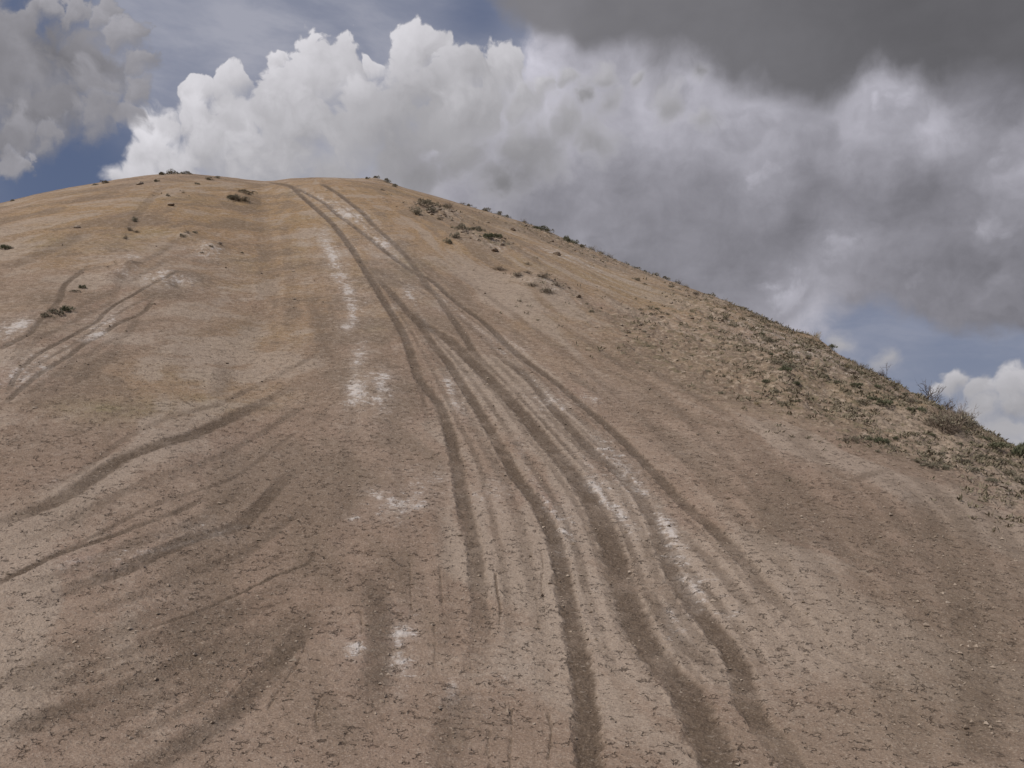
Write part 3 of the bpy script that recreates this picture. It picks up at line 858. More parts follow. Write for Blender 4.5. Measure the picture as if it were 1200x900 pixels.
    # ---- the white towering heap on the left
    S = heads([(265, 165, 70, 200, 172, .3), (345, 150, 80, 200, 170, .3), (440, 150, 85, 190, 160, .3), (540, 150, 80, 185, 155, .3), (320, 194, 116.6, 188, 162, 0.76), (470, 184, 116.6, 173, 142, 0.76), (205, 204, 55.12, 203, 172, 0.54), (620, 174, 95.4, 163, 137, 0.90), (497, 70, 48.76, 206, 164, 0.13), (435, 79, 18.02, 212, 188, 0.16), (326, 72, 19.08, 210, 182, 0.16), (470, 104, 42.4, 194, 162, 0.54), (585, 96, 48.76, 196, 162, 0.18), (640, 104, 23.32, 202, 158, 0.43), (664, 96, 21.2, 184, 152, 0.54), (710, 90, 25.44, 176, 148, 0.76), (752, 90, 16.96, 176, 142, 0.90), (823, 90, 19.08, 174, 138, 0.90),
                  (610, 122, 48.76, 188, 156, 0.54), (540, 96, 50.88, 192, 160, 0.16), (384, 96, 63.6, 208, 172, 0.13), (276, 102, 31.8, 208, 178, 0.13), (236, 114, 29.68, 208, 180, 0.13), (336, 114, 50.88, 204, 168, 0.16), (234, 144, 42.4, 210, 174, 0.36), (184, 158, 40.28, 210, 180, 0.36),
                  (420, 116, 42.4, 202, 164, 0.76), (490, 108, 55.12, 188, 152, 0.54), (555, 126, 59.36, 188, 150, 0.65), (690, 116, 27.56, 158, 134, 0.76), (720, 116, 31.8, 172, 142, 0.87), (786, 126, 36.04, 172, 140, 0.90), (826, 144, 27.56, 176, 140, 0.90), (660, 144, 53, 170, 142, 0.90),
                  (364, 152, 65.72, 194, 154, 0.65), (256, 176, 61.48, 204, 162, 0.54), (176, 188, 44.52, 212, 178, 0.36), (158, 206, 31.8, 208, 182, 0.43), (142, 214, 27.56, 204, 182, 0.54), (292, 172, 38.16, 206, 162, 0.76), (455, 154, 69.96, 176, 144, 0.87), (545, 184, 69.96, 170, 134, 0.90), (620, 174, 53, 168, 134, 0.90),
                  (385, 204, 65.72, 180, 150, 0.90), (310, 209, 53, 190, 164, 0.90), (490, 209, 80.56, 158, 128, 0.90), (210, 209, 53, 200, 172, 0.76), (590, 219, 63.6, 140, 118, 0.90), (700, 169, 53, 158, 134, 0.90)], S, 0.5, tex_heap, 178)

    # ---- the grey cloud at the far left
    S = heads([(30, 95, 105, 146, 122, .5), (110, 85, 72, 150, 126, .5), (30, 150, 60, 150, 128, .5), (62, 14, 26, 168, 140, .25), (35, 22, 22, 156, 135, .3), (95, 16, 24, 164, 140, .3), (128, 22, 24, 164, 138, .25), (150, 44, 28, 166, 136, .25), (164, 76, 24, 162, 136, .3), (20, 50, 46, 150, 128, .3), (162, 110, 26, 152, 138, .4), (150, 138, 26, 158, 142, .4),
                  (70, 60, 56, 126, 114, .9), (120, 70, 42, 136, 122, .9), (30, 100, 70, 146, 126, .5), (105, 108, 46, 150, 132, .5), (60, 140, 60, 140, 122, .5), (120, 135, 40, 150, 134, .5), (20, 165, 44, 154, 132, .4), (60, 158, 26, 150, 136, .4), (8, 194, 26, 168, 148, .3), (30, 190, 18, 160, 146, .3),
                  (-70, 60, 90, 150, 125, .4), (-60, 160, 80, 150, 125, .4)], S, 0.25, tex_soft, 135, Pl)

    # ---- low white heaps near the horizon at the right
    S = heads([(1122, 456, 26, 186, 160, .35), (1150, 462, 26, 180, 156, .4), (1194, 456, 34, 188, 156, .35), (1245, 466, 50, 186, 155, .4), (1100, 462, 16, 190, 165, .4), (1150, 485, 34, 165, 145, .6), (1190, 480, 30, 160, 145, .6), (1185, 510, 34, 190, 168, .5), (1225, 510, 40, 190, 168, .5), (1140, 510, 30, 175, 160, .6),
                  (1170, 505, 70, 174, 160, .9), (1040, 425, 26, 172, 160, .9), (985, 405, 24, 172, 160, .9), (1320, 480, 60, 190, 160, .4)], S, 0.5, tex_heap, 165)

    # ---- the dark sheet overhead at the right
    dk = tones([(800, 15, 80, 1), (650, 5, 40, 1), (590, 0, 24, .9), (700, 35, 36, 1), (950, 50, 90, 1), (1150, 20, 90, 1), (980, 85, 36, .9), (860, 80, 36, .9), (780, 70, 34, .8), (920, 92, 30, .85), (1190, 60, 40, .8), (1100, 70, 40, .8),
                (560, 40, 36, 0), (640, 62, 30, 0), (720, 95, 40, 0), (820, 118, 40, 0), (900, 128, 30, 0), (1000, 128, 40, 0), (1150, 115, 40, .1), (500, 20, 40, 0), (400, 40, 100, 0), (1060, 110, 30, .1), (800, 200, 160, 0), (1100, 250, 160, 0), (500, 200, 160, 0), (1000, 450, 160, 0), (100, 100, 150, 0),
                (600, -60, 60, .8), (800, -100, 150, 1), (1100, -100, 150, 1)], Pw, 0.0, 0.05)
    dk_a = smooth(0.34, 0.72, dk + soft * 0.45 + fb * 0.12)
    dt = tones([(620, 10, 50, g(126)), (800, 20, 80, g(115)), (900, 80, 60, g(111)), (1100, 30, 90, g(98)), (1180, 80, 50, g(101)), (740, 60, 40, g(118)), (1000, 60, 50, g(104))], Pw, g(106))
    S = over(dk_a, S, glow(grey(dt * (1.0 + soft * 0.22) + soft2 * 0.025, 0.3)))

    # ---- away from the view: unseen broken cloud all round and overhead, brightened for more fill light
    out = smooth(5.9, 8.2, X.math('ABSOLUTE', su))
    out = mx(out, smooth(7.8, 10.5, sv))
    n3 = noise(vmath('MULTIPLY', tc, (1.0, 1.0, 1.6)), 2.6, 5, 0.55, 0.4)
    oc = grey(mx((n3 - 0.5) * -1.2 + 0.5, 0.1), 0.4)
    osky = mixc(smooth(0.42, 0.58, n3), mixc(0.5, skyn.outputs[0], blue), oc)
    S = over(out, S, glow(osky))
    o = nt.nodes.new('ShaderNodeOutputWorld')
    nt.links.new(S, o.inputs['Surface'])
    w.cycles.sampling_method = 'MANUAL'
    w.cycles.sample_map_resolution = 1024


build_world()

sun = bpy.data.lights.new('sun', 'SUN')
sun.energy = SUN_STRENGTH
sun.angle = math.radians(SUN_ANGLE)
sun.color = (1.0, 0.955, 0.89)
so = bpy.data.objects.new('sun', sun)
COL.objects.link(so)
so.location = (-20, -20, 40)
so.rotation_euler = (math.pi / 2 - SUN_EL, 0, math.pi - SUN_AZ)

scene.view_settings.view_transform = 'Standard'
scene.view_settings.look = 'None'
scene.view_settings.exposure = EXPOSURE
scene.view_settings.gamma = 1.0
scene.view_settings.use_curve_mapping = False
scene.render.engine = 'CYCLES'
scene.cycles.use_denoising = True
scene.cycles.max_bounces = 4
scene.cycles.diffuse_bounces = 3


# ------------------------------------------------------------------ soil
def new_mat(name):
    m = bpy.data.materials.new(name)
    m.use_nodes = True
    m.node_tree.nodes.clear()
    X.nt = m.node_tree
    return m


def finish(m, colour, bump=None, rough=0.95, dist=0.02, strength=1.0, spec=0.15):
    nt = m.node_tree
    b = nt.nodes.new('ShaderNodeBsdfPrincipled')
    if isinstance(colour, tuple):
        b.inputs['Base Color'].default_value = colour + (1.0,)
    else:
        nt.links.new(colour, b.inputs['Base Color'])
    b.inputs['Roughness'].default_value = rough
    b.inputs['Specular IOR Level'].default_value = spec
    if bump is not None:
        bn = nt.nodes.new('ShaderNodeBump')
        bn.inputs['Distance'].default_value = dist
        bn.inputs['Strength'].default_value = strength
        nt.links.new(bump.v, bn.inputs['Height'])
        nt.links.new(bn.outputs[0], b.inputs['Normal'])
    o = nt.nodes.new('ShaderNodeOutputMaterial')
    nt.links.new(b.outputs[0], o.inputs['Surface'])
    return b


def attr(name):
    n = X.nt.nodes.new('ShaderNodeAttribute')
    n.attribute_type = 'GEOMETRY'
    n.attribute_name = name
    return X(n.outputs['Fac'])


def soil_material():
    m = new_mat('dry_clay')
    co = X.nt.nodes.new('ShaderNodeTexCoord').outputs['Object']
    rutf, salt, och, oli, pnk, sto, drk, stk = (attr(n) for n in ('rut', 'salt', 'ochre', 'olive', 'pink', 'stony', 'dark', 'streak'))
    zc = X.nt.nodes.new('ShaderNodeSeparateXYZ')
    X.nt.links.new(co, zc.inputs[0])
    high = smooth(2.0, 9.0, X(zc.outputs[2]))
    big = noise(co, 0.35, 5, 0.6)
    mid = noise(co, 1.9, 5, 0.65)
    fine = noise(co, 9.0, 5, 0.7)
    speck = noise(vmath('ADD', co, (4.0, 7.0, 2.0)), 15.0, 3, 0.6)
    grit = noise(co, 42.0, 3, 0.75)
    c = mixc(smooth(0.32, 0.68, big), (0.224, 0.156, 0.115), (0.268, 0.196, 0.148))
    c = mixc((smooth(0.38, 0.66, mid) * 0.5).sat(), c, (0.190, 0.130, 0.094))
    c = mixc((och * smooth(0.2, 0.75, mid * 0.5 + big * 0.5 + fine * 0.2 - 0.08)).sat(), c, (0.283, 0.180, 0.090))
    c = mixc((pnk * smooth(0.3, 0.7, mid) * 0.6).sat(), c, (0.310, 0.200, 0.162))
    c = mixc((oli * smooth(0.25, 0.65, fine * 0.5 + mid * 0.5) * 0.7).sat(), c, (0.215, 0.178, 0.098))
    # pale dust and dark earth in lines down the slope
    c = mixc((smooth(0.02, 0.36, stk + (fine - 0.5) * 0.45) * 0.62).sat(), c, (0.345, 0.278, 0.222))
    c = mixc((smooth(-0.02, -0.36, stk + (fine - 0.5) * 0.45) * 0.62).sat(), c, (0.145, 0.105, 0.075))
    c = mixc((rutf * (0.40 + fine * 0.8 + speck * 0.6)).sat() * 0.92, c, (0.100, 0.071, 0.051))
    c = mixc((drk * (0.35 + fine * 0.9) * 0.85).sat(), c, (0.175, 0.132, 0.096))  # darker soil, with the painted corner darkening and hollow shade
    # clotted crust higher up the slope
    clot = noise(vmath('MULTIPLY', co, (1.0, 1.0, 2.4)), 5.0, 5, 0.78)
    c = mixc((smooth(0.50, 0.62, clot) * (high * 0.30 + 0.08)).sat(), c, (0.365, 0.292, 0.228))
    c = mixc((smooth(0.49, 0.36, clot) * (high * 0.46 + 0.10)).sat(), c, (0.135, 0.095, 0.066))
    # wind-blown pale dust between the crumbs
    c = mixc((smooth(0.50, 0.68, fine) * (high * 0.20 + 0.18)).sat(), c, (0.375, 0.305, 0.245))
    c = mixc((smooth(0.50, 0.32, fine) * (high * 0.22 + 0.24)).sat(), c, (0.165, 0.122, 0.090))
    c = mixc((smooth(0.54, 0.68, grit) * 0.60).sat(), c, (0.41, 0.34, 0.28))
    c = mixc((smooth(0.47, 0.31, grit) * 0.72).sat(), c, (0.120, 0.088, 0.066))
    c = mixc((smooth(0.40, 0.33, noise(vmath('ADD', co, (1.0, 7.0, 5.0)), 24.0, 3, 0.65)) * 0.42).sat(), c, (0.095, 0.067, 0.048))
    # loosened, darker soil in the wheel tracks, with crumbled edges, and the painted spur shadow
    r = smooth(0.20, 0.95, rutf + (fine - 0.5) * 0.9 + (grit - 0.5) * 0.5 + (mid - 0.5) * 0.6) * smooth(0.02, 0.2, rutf)
    r = (r * (rutf * 0.55 + 0.45)).sat()
    c = mixc((r * 0.7).sat(), c, mixc(smooth(0.4, 0.65, grit), (0.082, 0.058, 0.041), (0.138, 0.100, 0.072)))
    c = mixc((r * smooth(0.60, 0.68, speck) * 0.55).sat(), c, (0.31, 0.25, 0.20))
    # rubble on the shoulder
    c = mixc((sto * 0.38).sat(), c, (0.185, 0.135, 0.098))
    c = mixc((sto * smooth(0.54, 0.62, noise(co, 5.5, 4, 0.6)) * 0.65).sat(), c, (0.36, 0.285, 0.22))
    c = mixc((sto * smooth(0.48, 0.36, noise(co, 3.2, 5, 0.65)) * 0.75).sat(), c, (0.130, 0.108, 0.066))
    # salt crust, scoured into flecks and streaks
    sn = noise(co, 7.0, 6, 0.75)
    s = smooth(0.30, 0.95, salt * 0.52 + (sn - 0.5) * 2.6 + (clot - 0.5) * 1.6 + (grit - 0.5) * 0.9 + stk * 0.2 - rutf * 0.25)
    c = mixc((s * 0.78 * smooth(0.04, 0.40, salt)).sat(), c, (0.53, 0.49, 0.465))
    c = mixc((salt * 0.42 * smooth(0.30, 0.66, fine * 0.7 + mid * 0.3)).sat(), c, (0.46, 0.395, 0.345))
    # drying cracks: short broken hairlines
    warp = vmath('ADD', co, vmath('SCALE', vmath('SUBTRACT', noise(co, 6.0, 4, 0.6, colour=True), (0.5, 0.5, 0.5)), scale=0.22))
    v1 = voronoi(warp, 5.0, 'DISTANCE_TO_EDGE')
    v2 = voronoi(warp, 15.0, 'DISTANCE_TO_EDGE')
    keep1 = smooth(0.59, 0.66, noise(co, 2.4, 5, 0.7)) * smooth(0.40, 0.55, speck)
    keep2 = smooth(0.54, 0.62, noise(vmath('ADD', co, (9.0, 3.0, 1.0)), 9.0, 2, 0.5) * 0.75 + mid * 0.25)
    k1 = smooth(0.040, 0.010, v1) * keep1
    k2 = smooth(0.10, 0.03, v2) * keep2
    crack = mx(k1, k2 * 0.80) * (1.0 - high * 0.75) * (1.0 - (rutf * 0.8).sat())
    c = mixc((crack * 0.85).sat(), c, (0.070, 0.049, 0.036))
    h = clot * high * 0.5 + fine * 0.34 + speck * 0.35 + grit * 0.40 - crack * 0.9 + rutf * speck * 0.5
    finish(m, c, h, 0.96, 0.04, 1.0, 0.1)
    return m


hill = make_terrain()
hill.data.materials.append(soil_material())


# ------------------------------------------------------------------ plants and stones
class Mesh:
    def __init__(s):
        s.v, s.f = [], []

    def tube(s, pts, rads, n=3):
        base = len(s.v)
        for k, (p, r) in enumerate(zip(pts, rads)):
            p = np.asarray(p, float)
            q = np.asarray(pts[min(k + 1, len(pts) - 1)], float) - np.asarray(pts[max(k - 1, 0)], float)
            q = q / (np.linalg.norm(q) + 1e-9)
            a = np.cross(q, (0.31, 0.87, 0.38))
            a /= np.linalg.norm(a) + 1e-9
            b = np.cross(q, a)
            for i in range(n):
                t = 2 * math.pi * i / n
                s.v.append(tuple(p + r * (math.cos(t) * a + math.sin(t) * b)))
        for k in range(len(pts) - 1):
            for i in range(n):
                j = (i + 1) % n
                s.f.append((base + k * n + i, base + k * n + j, base + (k + 1) * n + j, base + (k + 1) * n + i))

    def leaf(s, p, d, length, width, rnd):
        """a narrow folded leaf"""
        p, d = np.asarray(p, float), np.asarray(d, float)
        d = d / (np.linalg.norm(d) + 1e-9)
        a = np.cross(d, rnd.normal(size=3))
        a /= np.linalg.norm(a) + 1e-9
        nrm = np.cross(d, a)
        base = len(s.v)
        m = p + d * length * 0.5
        for q in (p, m + a * width + nrm * width * .35, p + d * length, m - a * width + nrm * width * .35):
            s.v.append(tuple(q))
        s.f += [(base, base + 1, base + 2), (base, base + 2, base + 3)]

    def data(s, name, mat):
        me = bpy.data.meshes.new(name)
        me.from_pydata(s.v, [], s.f)
        me.materials.append(mat)
        me.update()
        return me


def plant_mat(name, c1, c2, c3, scale=14.0):
    m = new_mat(name)
    co = X.nt.nodes.new('ShaderNodeTexCoord').outputs['Object']
    oi = X.nt.nodes.new('ShaderNodeObjectInfo')
    rnd = X(oi.outputs['Random'])
    n = noise(co, scale, 2, 0.6)
    c = mixc(smooth(0.35, 0.65, n), c1, c2)
    c = mixc((rnd * 0.6).sat(), c, c3)
    finish(m, c, None, 0.85, spec=0.2)
    return m


M_SAGE = plant_mat('sage_leaf', (0.215, 0.195, 0.145), (0.125, 0.116, 0.080), (0.235, 0.195, 0.145))
M_GREEN = plant_mat('green_leaf', (0.130, 0.134, 0.082), (0.075, 0.084, 0.048), (0.165, 0.150, 0.100))
M_DRY = plant_mat('dry_twig', (0.190, 0.150, 0.118), (0.120, 0.093, 0.074), (0.230, 0.180, 0.140))
M_BARK = plant_mat('bark', (0.105, 0.080, 0.064), (0.070, 0.053, 0.043), (0.120, 0.092, 0.074))
M_STRAW = plant_mat('straw', (0.270, 0.205, 0.115), (0.175, 0.130, 0.074), (0.215, 0.170, 0.085))


def tuft_foliage(seed, n, spiky, leaf=(0.10, 0.018)):
    """leaves of a low round shrub, one unit wide and 0.5 high, uneven with gaps"""
    r = np.random.default_rng(seed)
    m = Mesh()
    cl = [(r.uniform(0, 2 * math.pi), r.uniform(0.05, 0.40), r.uniform(0.14, 0.34), r.uniform(0.10, 0.20)) for _ in range(9)]
    for k in range(n):
        t, rad, h, cr = cl[r.integers(len(cl))]
        o = r.normal(size=3)
        o /= np.linalg.norm(o)
        o[2] = abs(o[2]) if r.random() < 0.8 else o[2]
        c = np.array([math.cos(t) * rad, math.sin(t) * rad, h * 0.75])
        p = c + o * cr * r.uniform(0.55, 1.0)
        p[2] = max(p[2], 0.0)
        d = o * (1 - spiky) + np.array([p[0] * .8, p[1] * .8, 0.8]) * spiky + r.normal(size=3) * 0.25
        m.leaf(p, d, leaf[0] * r.uniform(.6, 1.3), leaf[1] * r.uniform(.7, 1.3), r)
    return m


def tuft_stems(seed, n=12, top=0.36):
    r = np.random.default_rng(seed)
    m = Mesh()
    for k in range(n):
        t = r.uniform(0, 2 * math.pi)
        e = r.uniform(0.1, 0.40)
        h = top * r.uniform(0.5, 1.0)
        p0 = (0.03 * math.cos(t), 0.03 * math.sin(t), -0.10)
        p1 = (e * .5 * math.cos(t + .2), e * .5 * math.sin(t + .2), h * .55)
        p2 = (e * math.cos(t), e * math.sin(t), h)
        m.tube([p0, p1, p2], [0.014, 0.010, 0.004])
    return m


def twiggy(seed, n, height, spread, depth=2, rad=0.010, up=0.5):
    """leafless branching twigs from one base, one unit wide"""
    r = np.random.default_rng(seed)
    m = Mesh()

    def grow(p, d, length, rd, lev):
        pts, rads = [p], [rd]
        q = np.array(p, float)
        dd = np.array(d, float)
        for k in range(3):
            dd = dd + r.normal(size=3) * 0.22 + np.array([0, 0, 0.10 * up])
            dd /= np.linalg.norm(dd)
            q = q + dd * length / 3
            pts.append(tuple(q))
            rads.append(rd * (1 - 0.27 * (k + 1)))
        m.tube(pts, rads)
        if lev > 0:
            for k in range(r.integers(2, 5)):
                t = r.uniform(0.35, 1.0)
                i = min(int(t * 3), 2)
                b = np.array(pts[i]) + (np.array(pts[i + 1]) - np.array(pts[i])) * (t * 3 - i)
                nd = dd + r.normal(size=3) * 0.75
                nd[2] = nd[2] * 0.6 + 0.25 * up
                grow(tuple(b), nd / np.linalg.norm(nd), length * r.uniform(.4, .7), rd * 0.55, lev - 1)
    for k in range(n):
        t = r.uniform(0, 2 * math.pi)
        s = r.uniform(0.1, 1.0) * spread
        d = np.array([math.cos(t) * s, math.sin(t) * s, 1.0])
        grow((0.04 * math.cos(t), 0.04 * math.sin(t), -0.08), d / np.linalg.norm(d), height * r.uniform(.5, .95), rad, depth)
    return m


def blades(seed, n, spread=0.5, h=0.5):
    r = np.random.default_rng(seed)
    m = Mesh()
    for k in range(n):
        t, q = r.uniform(0, 2 * math.pi), r.uniform(0, 0.32)
        p = np.array([q * math.cos(t), q * math.sin(t), -0.04])
        tilt = r.uniform(0.1, 1.0) * spread
        tt = t + r.normal() * 0.6
        d1 = np.array([math.cos(tt) * tilt, math.sin(tt) * tilt, 1.0])
        L = h * r.uniform(.5, 1.1)
        p1 = p + d1 * L * .5
        p2 = p1 + (d1 + np.array([math.cos(tt) * .5, math.sin(tt) * .5, -.25])) * L * .5
        m.tube([p, p1, p2], [0.011, 0.008, 0.002])
    return m


def tag(o, label, cat, group=None):
    o['label'] = label
    o['category'] = cat
    if group:
        o['group'] = group


class Kind:
    """one plant of a kind with its parts; placed by copying it and its parts"""
    def __init__(s, name, cat, parts):
        s.name, s.cat, s.parts = name, cat, parts
        s.used = False

    def place(s, loc, scale, rot, label, group, with_parts=True):
        if with_parts and len(s.parts) > 1:
            root = bpy.data.objects.new(s.name, None)
            root.empty_display_size = 0.2
            COL.objects.link(root)
            for nm, me in s.parts:
                c = bpy.data.objects.new(nm, me)
                COL.objects.link(c)
                c.parent = root
        else:
            me = s.parts[0][1]
            root = bpy.data.objects.new(s.name, me)
            COL.objects.link(root)
        root.location = loc
        root.scale = scale
        root.rotation_euler = (0, 0, rot)
        tag(root, label, s.cat, group)
        return root


SAGE, GREEN, DRY, BARE, STRAW = [], [], [], [], []
for k in range(5):
    SAGE.append(Kind('sagebrush', 'shrub', [('foliage', tuft_foliage(100 + k, 420, .35, (.095, .018)).data('sage_foliage', M_SAGE)),
                                           ('stems', tuft_stems(200 + k).data('sage_stems', M_BARK))]))
for k in range(4):
    GREEN.append(Kind('green_shrub', 'shrub', [('foliage', tuft_foliage(300 + k, 460, .55, (.11, .019)).data('green_foliage', M_GREEN)),
                                              ('stems', tuft_stems(400 + k).data('green_stems', M_BARK))]))
for k in range(5):
    DRY.append(Kind('dry_shrub', 'shrub', [('twigs', twiggy(500 + k, 40, 0.55, 1.1, 2, .011).data('dry_twigs', M_DRY)),
                                          ('foliage', tuft_foliage(550 + k, 170, .3, (.08, .015)).data('dry_foliage', M_SAGE))]))
for k in range(3):
    BARE.append(Kind('bare_bush', 'bush', [('branches', twiggy(600 + k, 13, 0.62, 0.75, 3, .020, .9).data('bare_branches', M_BARK))]))
for k in range(3):
    STRAW.append(Kind('grass_tuft', 'grass tuft', [('blades', blades(700 + k, 90).data('straw_blades', M_STRAW))]))
KINDS = {'s': SAGE, 'g': GREEN, 'd': DRY, 'b': BARE, 'y': STRAW}
prnd = np.random.default_rng(5)
ORD = ['leftmost', 'second from the left', 'third from the left', 'fourth from the left', 'fifth from the left', 'sixth from the left', 'seventh from the left',
       'eighth from the left', 'ninth from the left', 'tenth from the left']
WORD = {'s': 'grey-green sagebrush', 'g': 'dark green shrub', 'd': 'dry brown shrub', 'b': 'leafless bush', 'y': 'yellow grass tuft'}


def spot(u, v):
    x, y = ground_at([u], [v])
    z = sample(ZZ, x, y)
    return float(x[0]), float(y[0]), float(z[0])


def put(u, v, w, h, k, label, group):
    x, y, z = spot(u, v)
    dist = math.sqrt(x * x + y * y + (z - CAM_Z) ** 2)
    W, H = w / F * dist, h / F * dist
    kd = KINDS[k][int(prnd.integers(len(KINDS[k])))]
    hs = {'s': 0.50, 'g': 0.50, 'd': 0.62, 'b': 0.85, 'y': 0.50}[k]
    if 'tall bushes' in group and k == 'd':
        W, H = W * 1.25, H * 1.1
    if 'clump' in group:
        W, H = W * 1.45, H * 1.3
    o = kd.place((x, y, z - 0.02 - 0.22 * H), (W * 1.12, W * 1.12 * float(prnd.uniform(.8, 1.1)), H / hs), float(prnd.uniform(0, 6.28)), label, group)
    return o


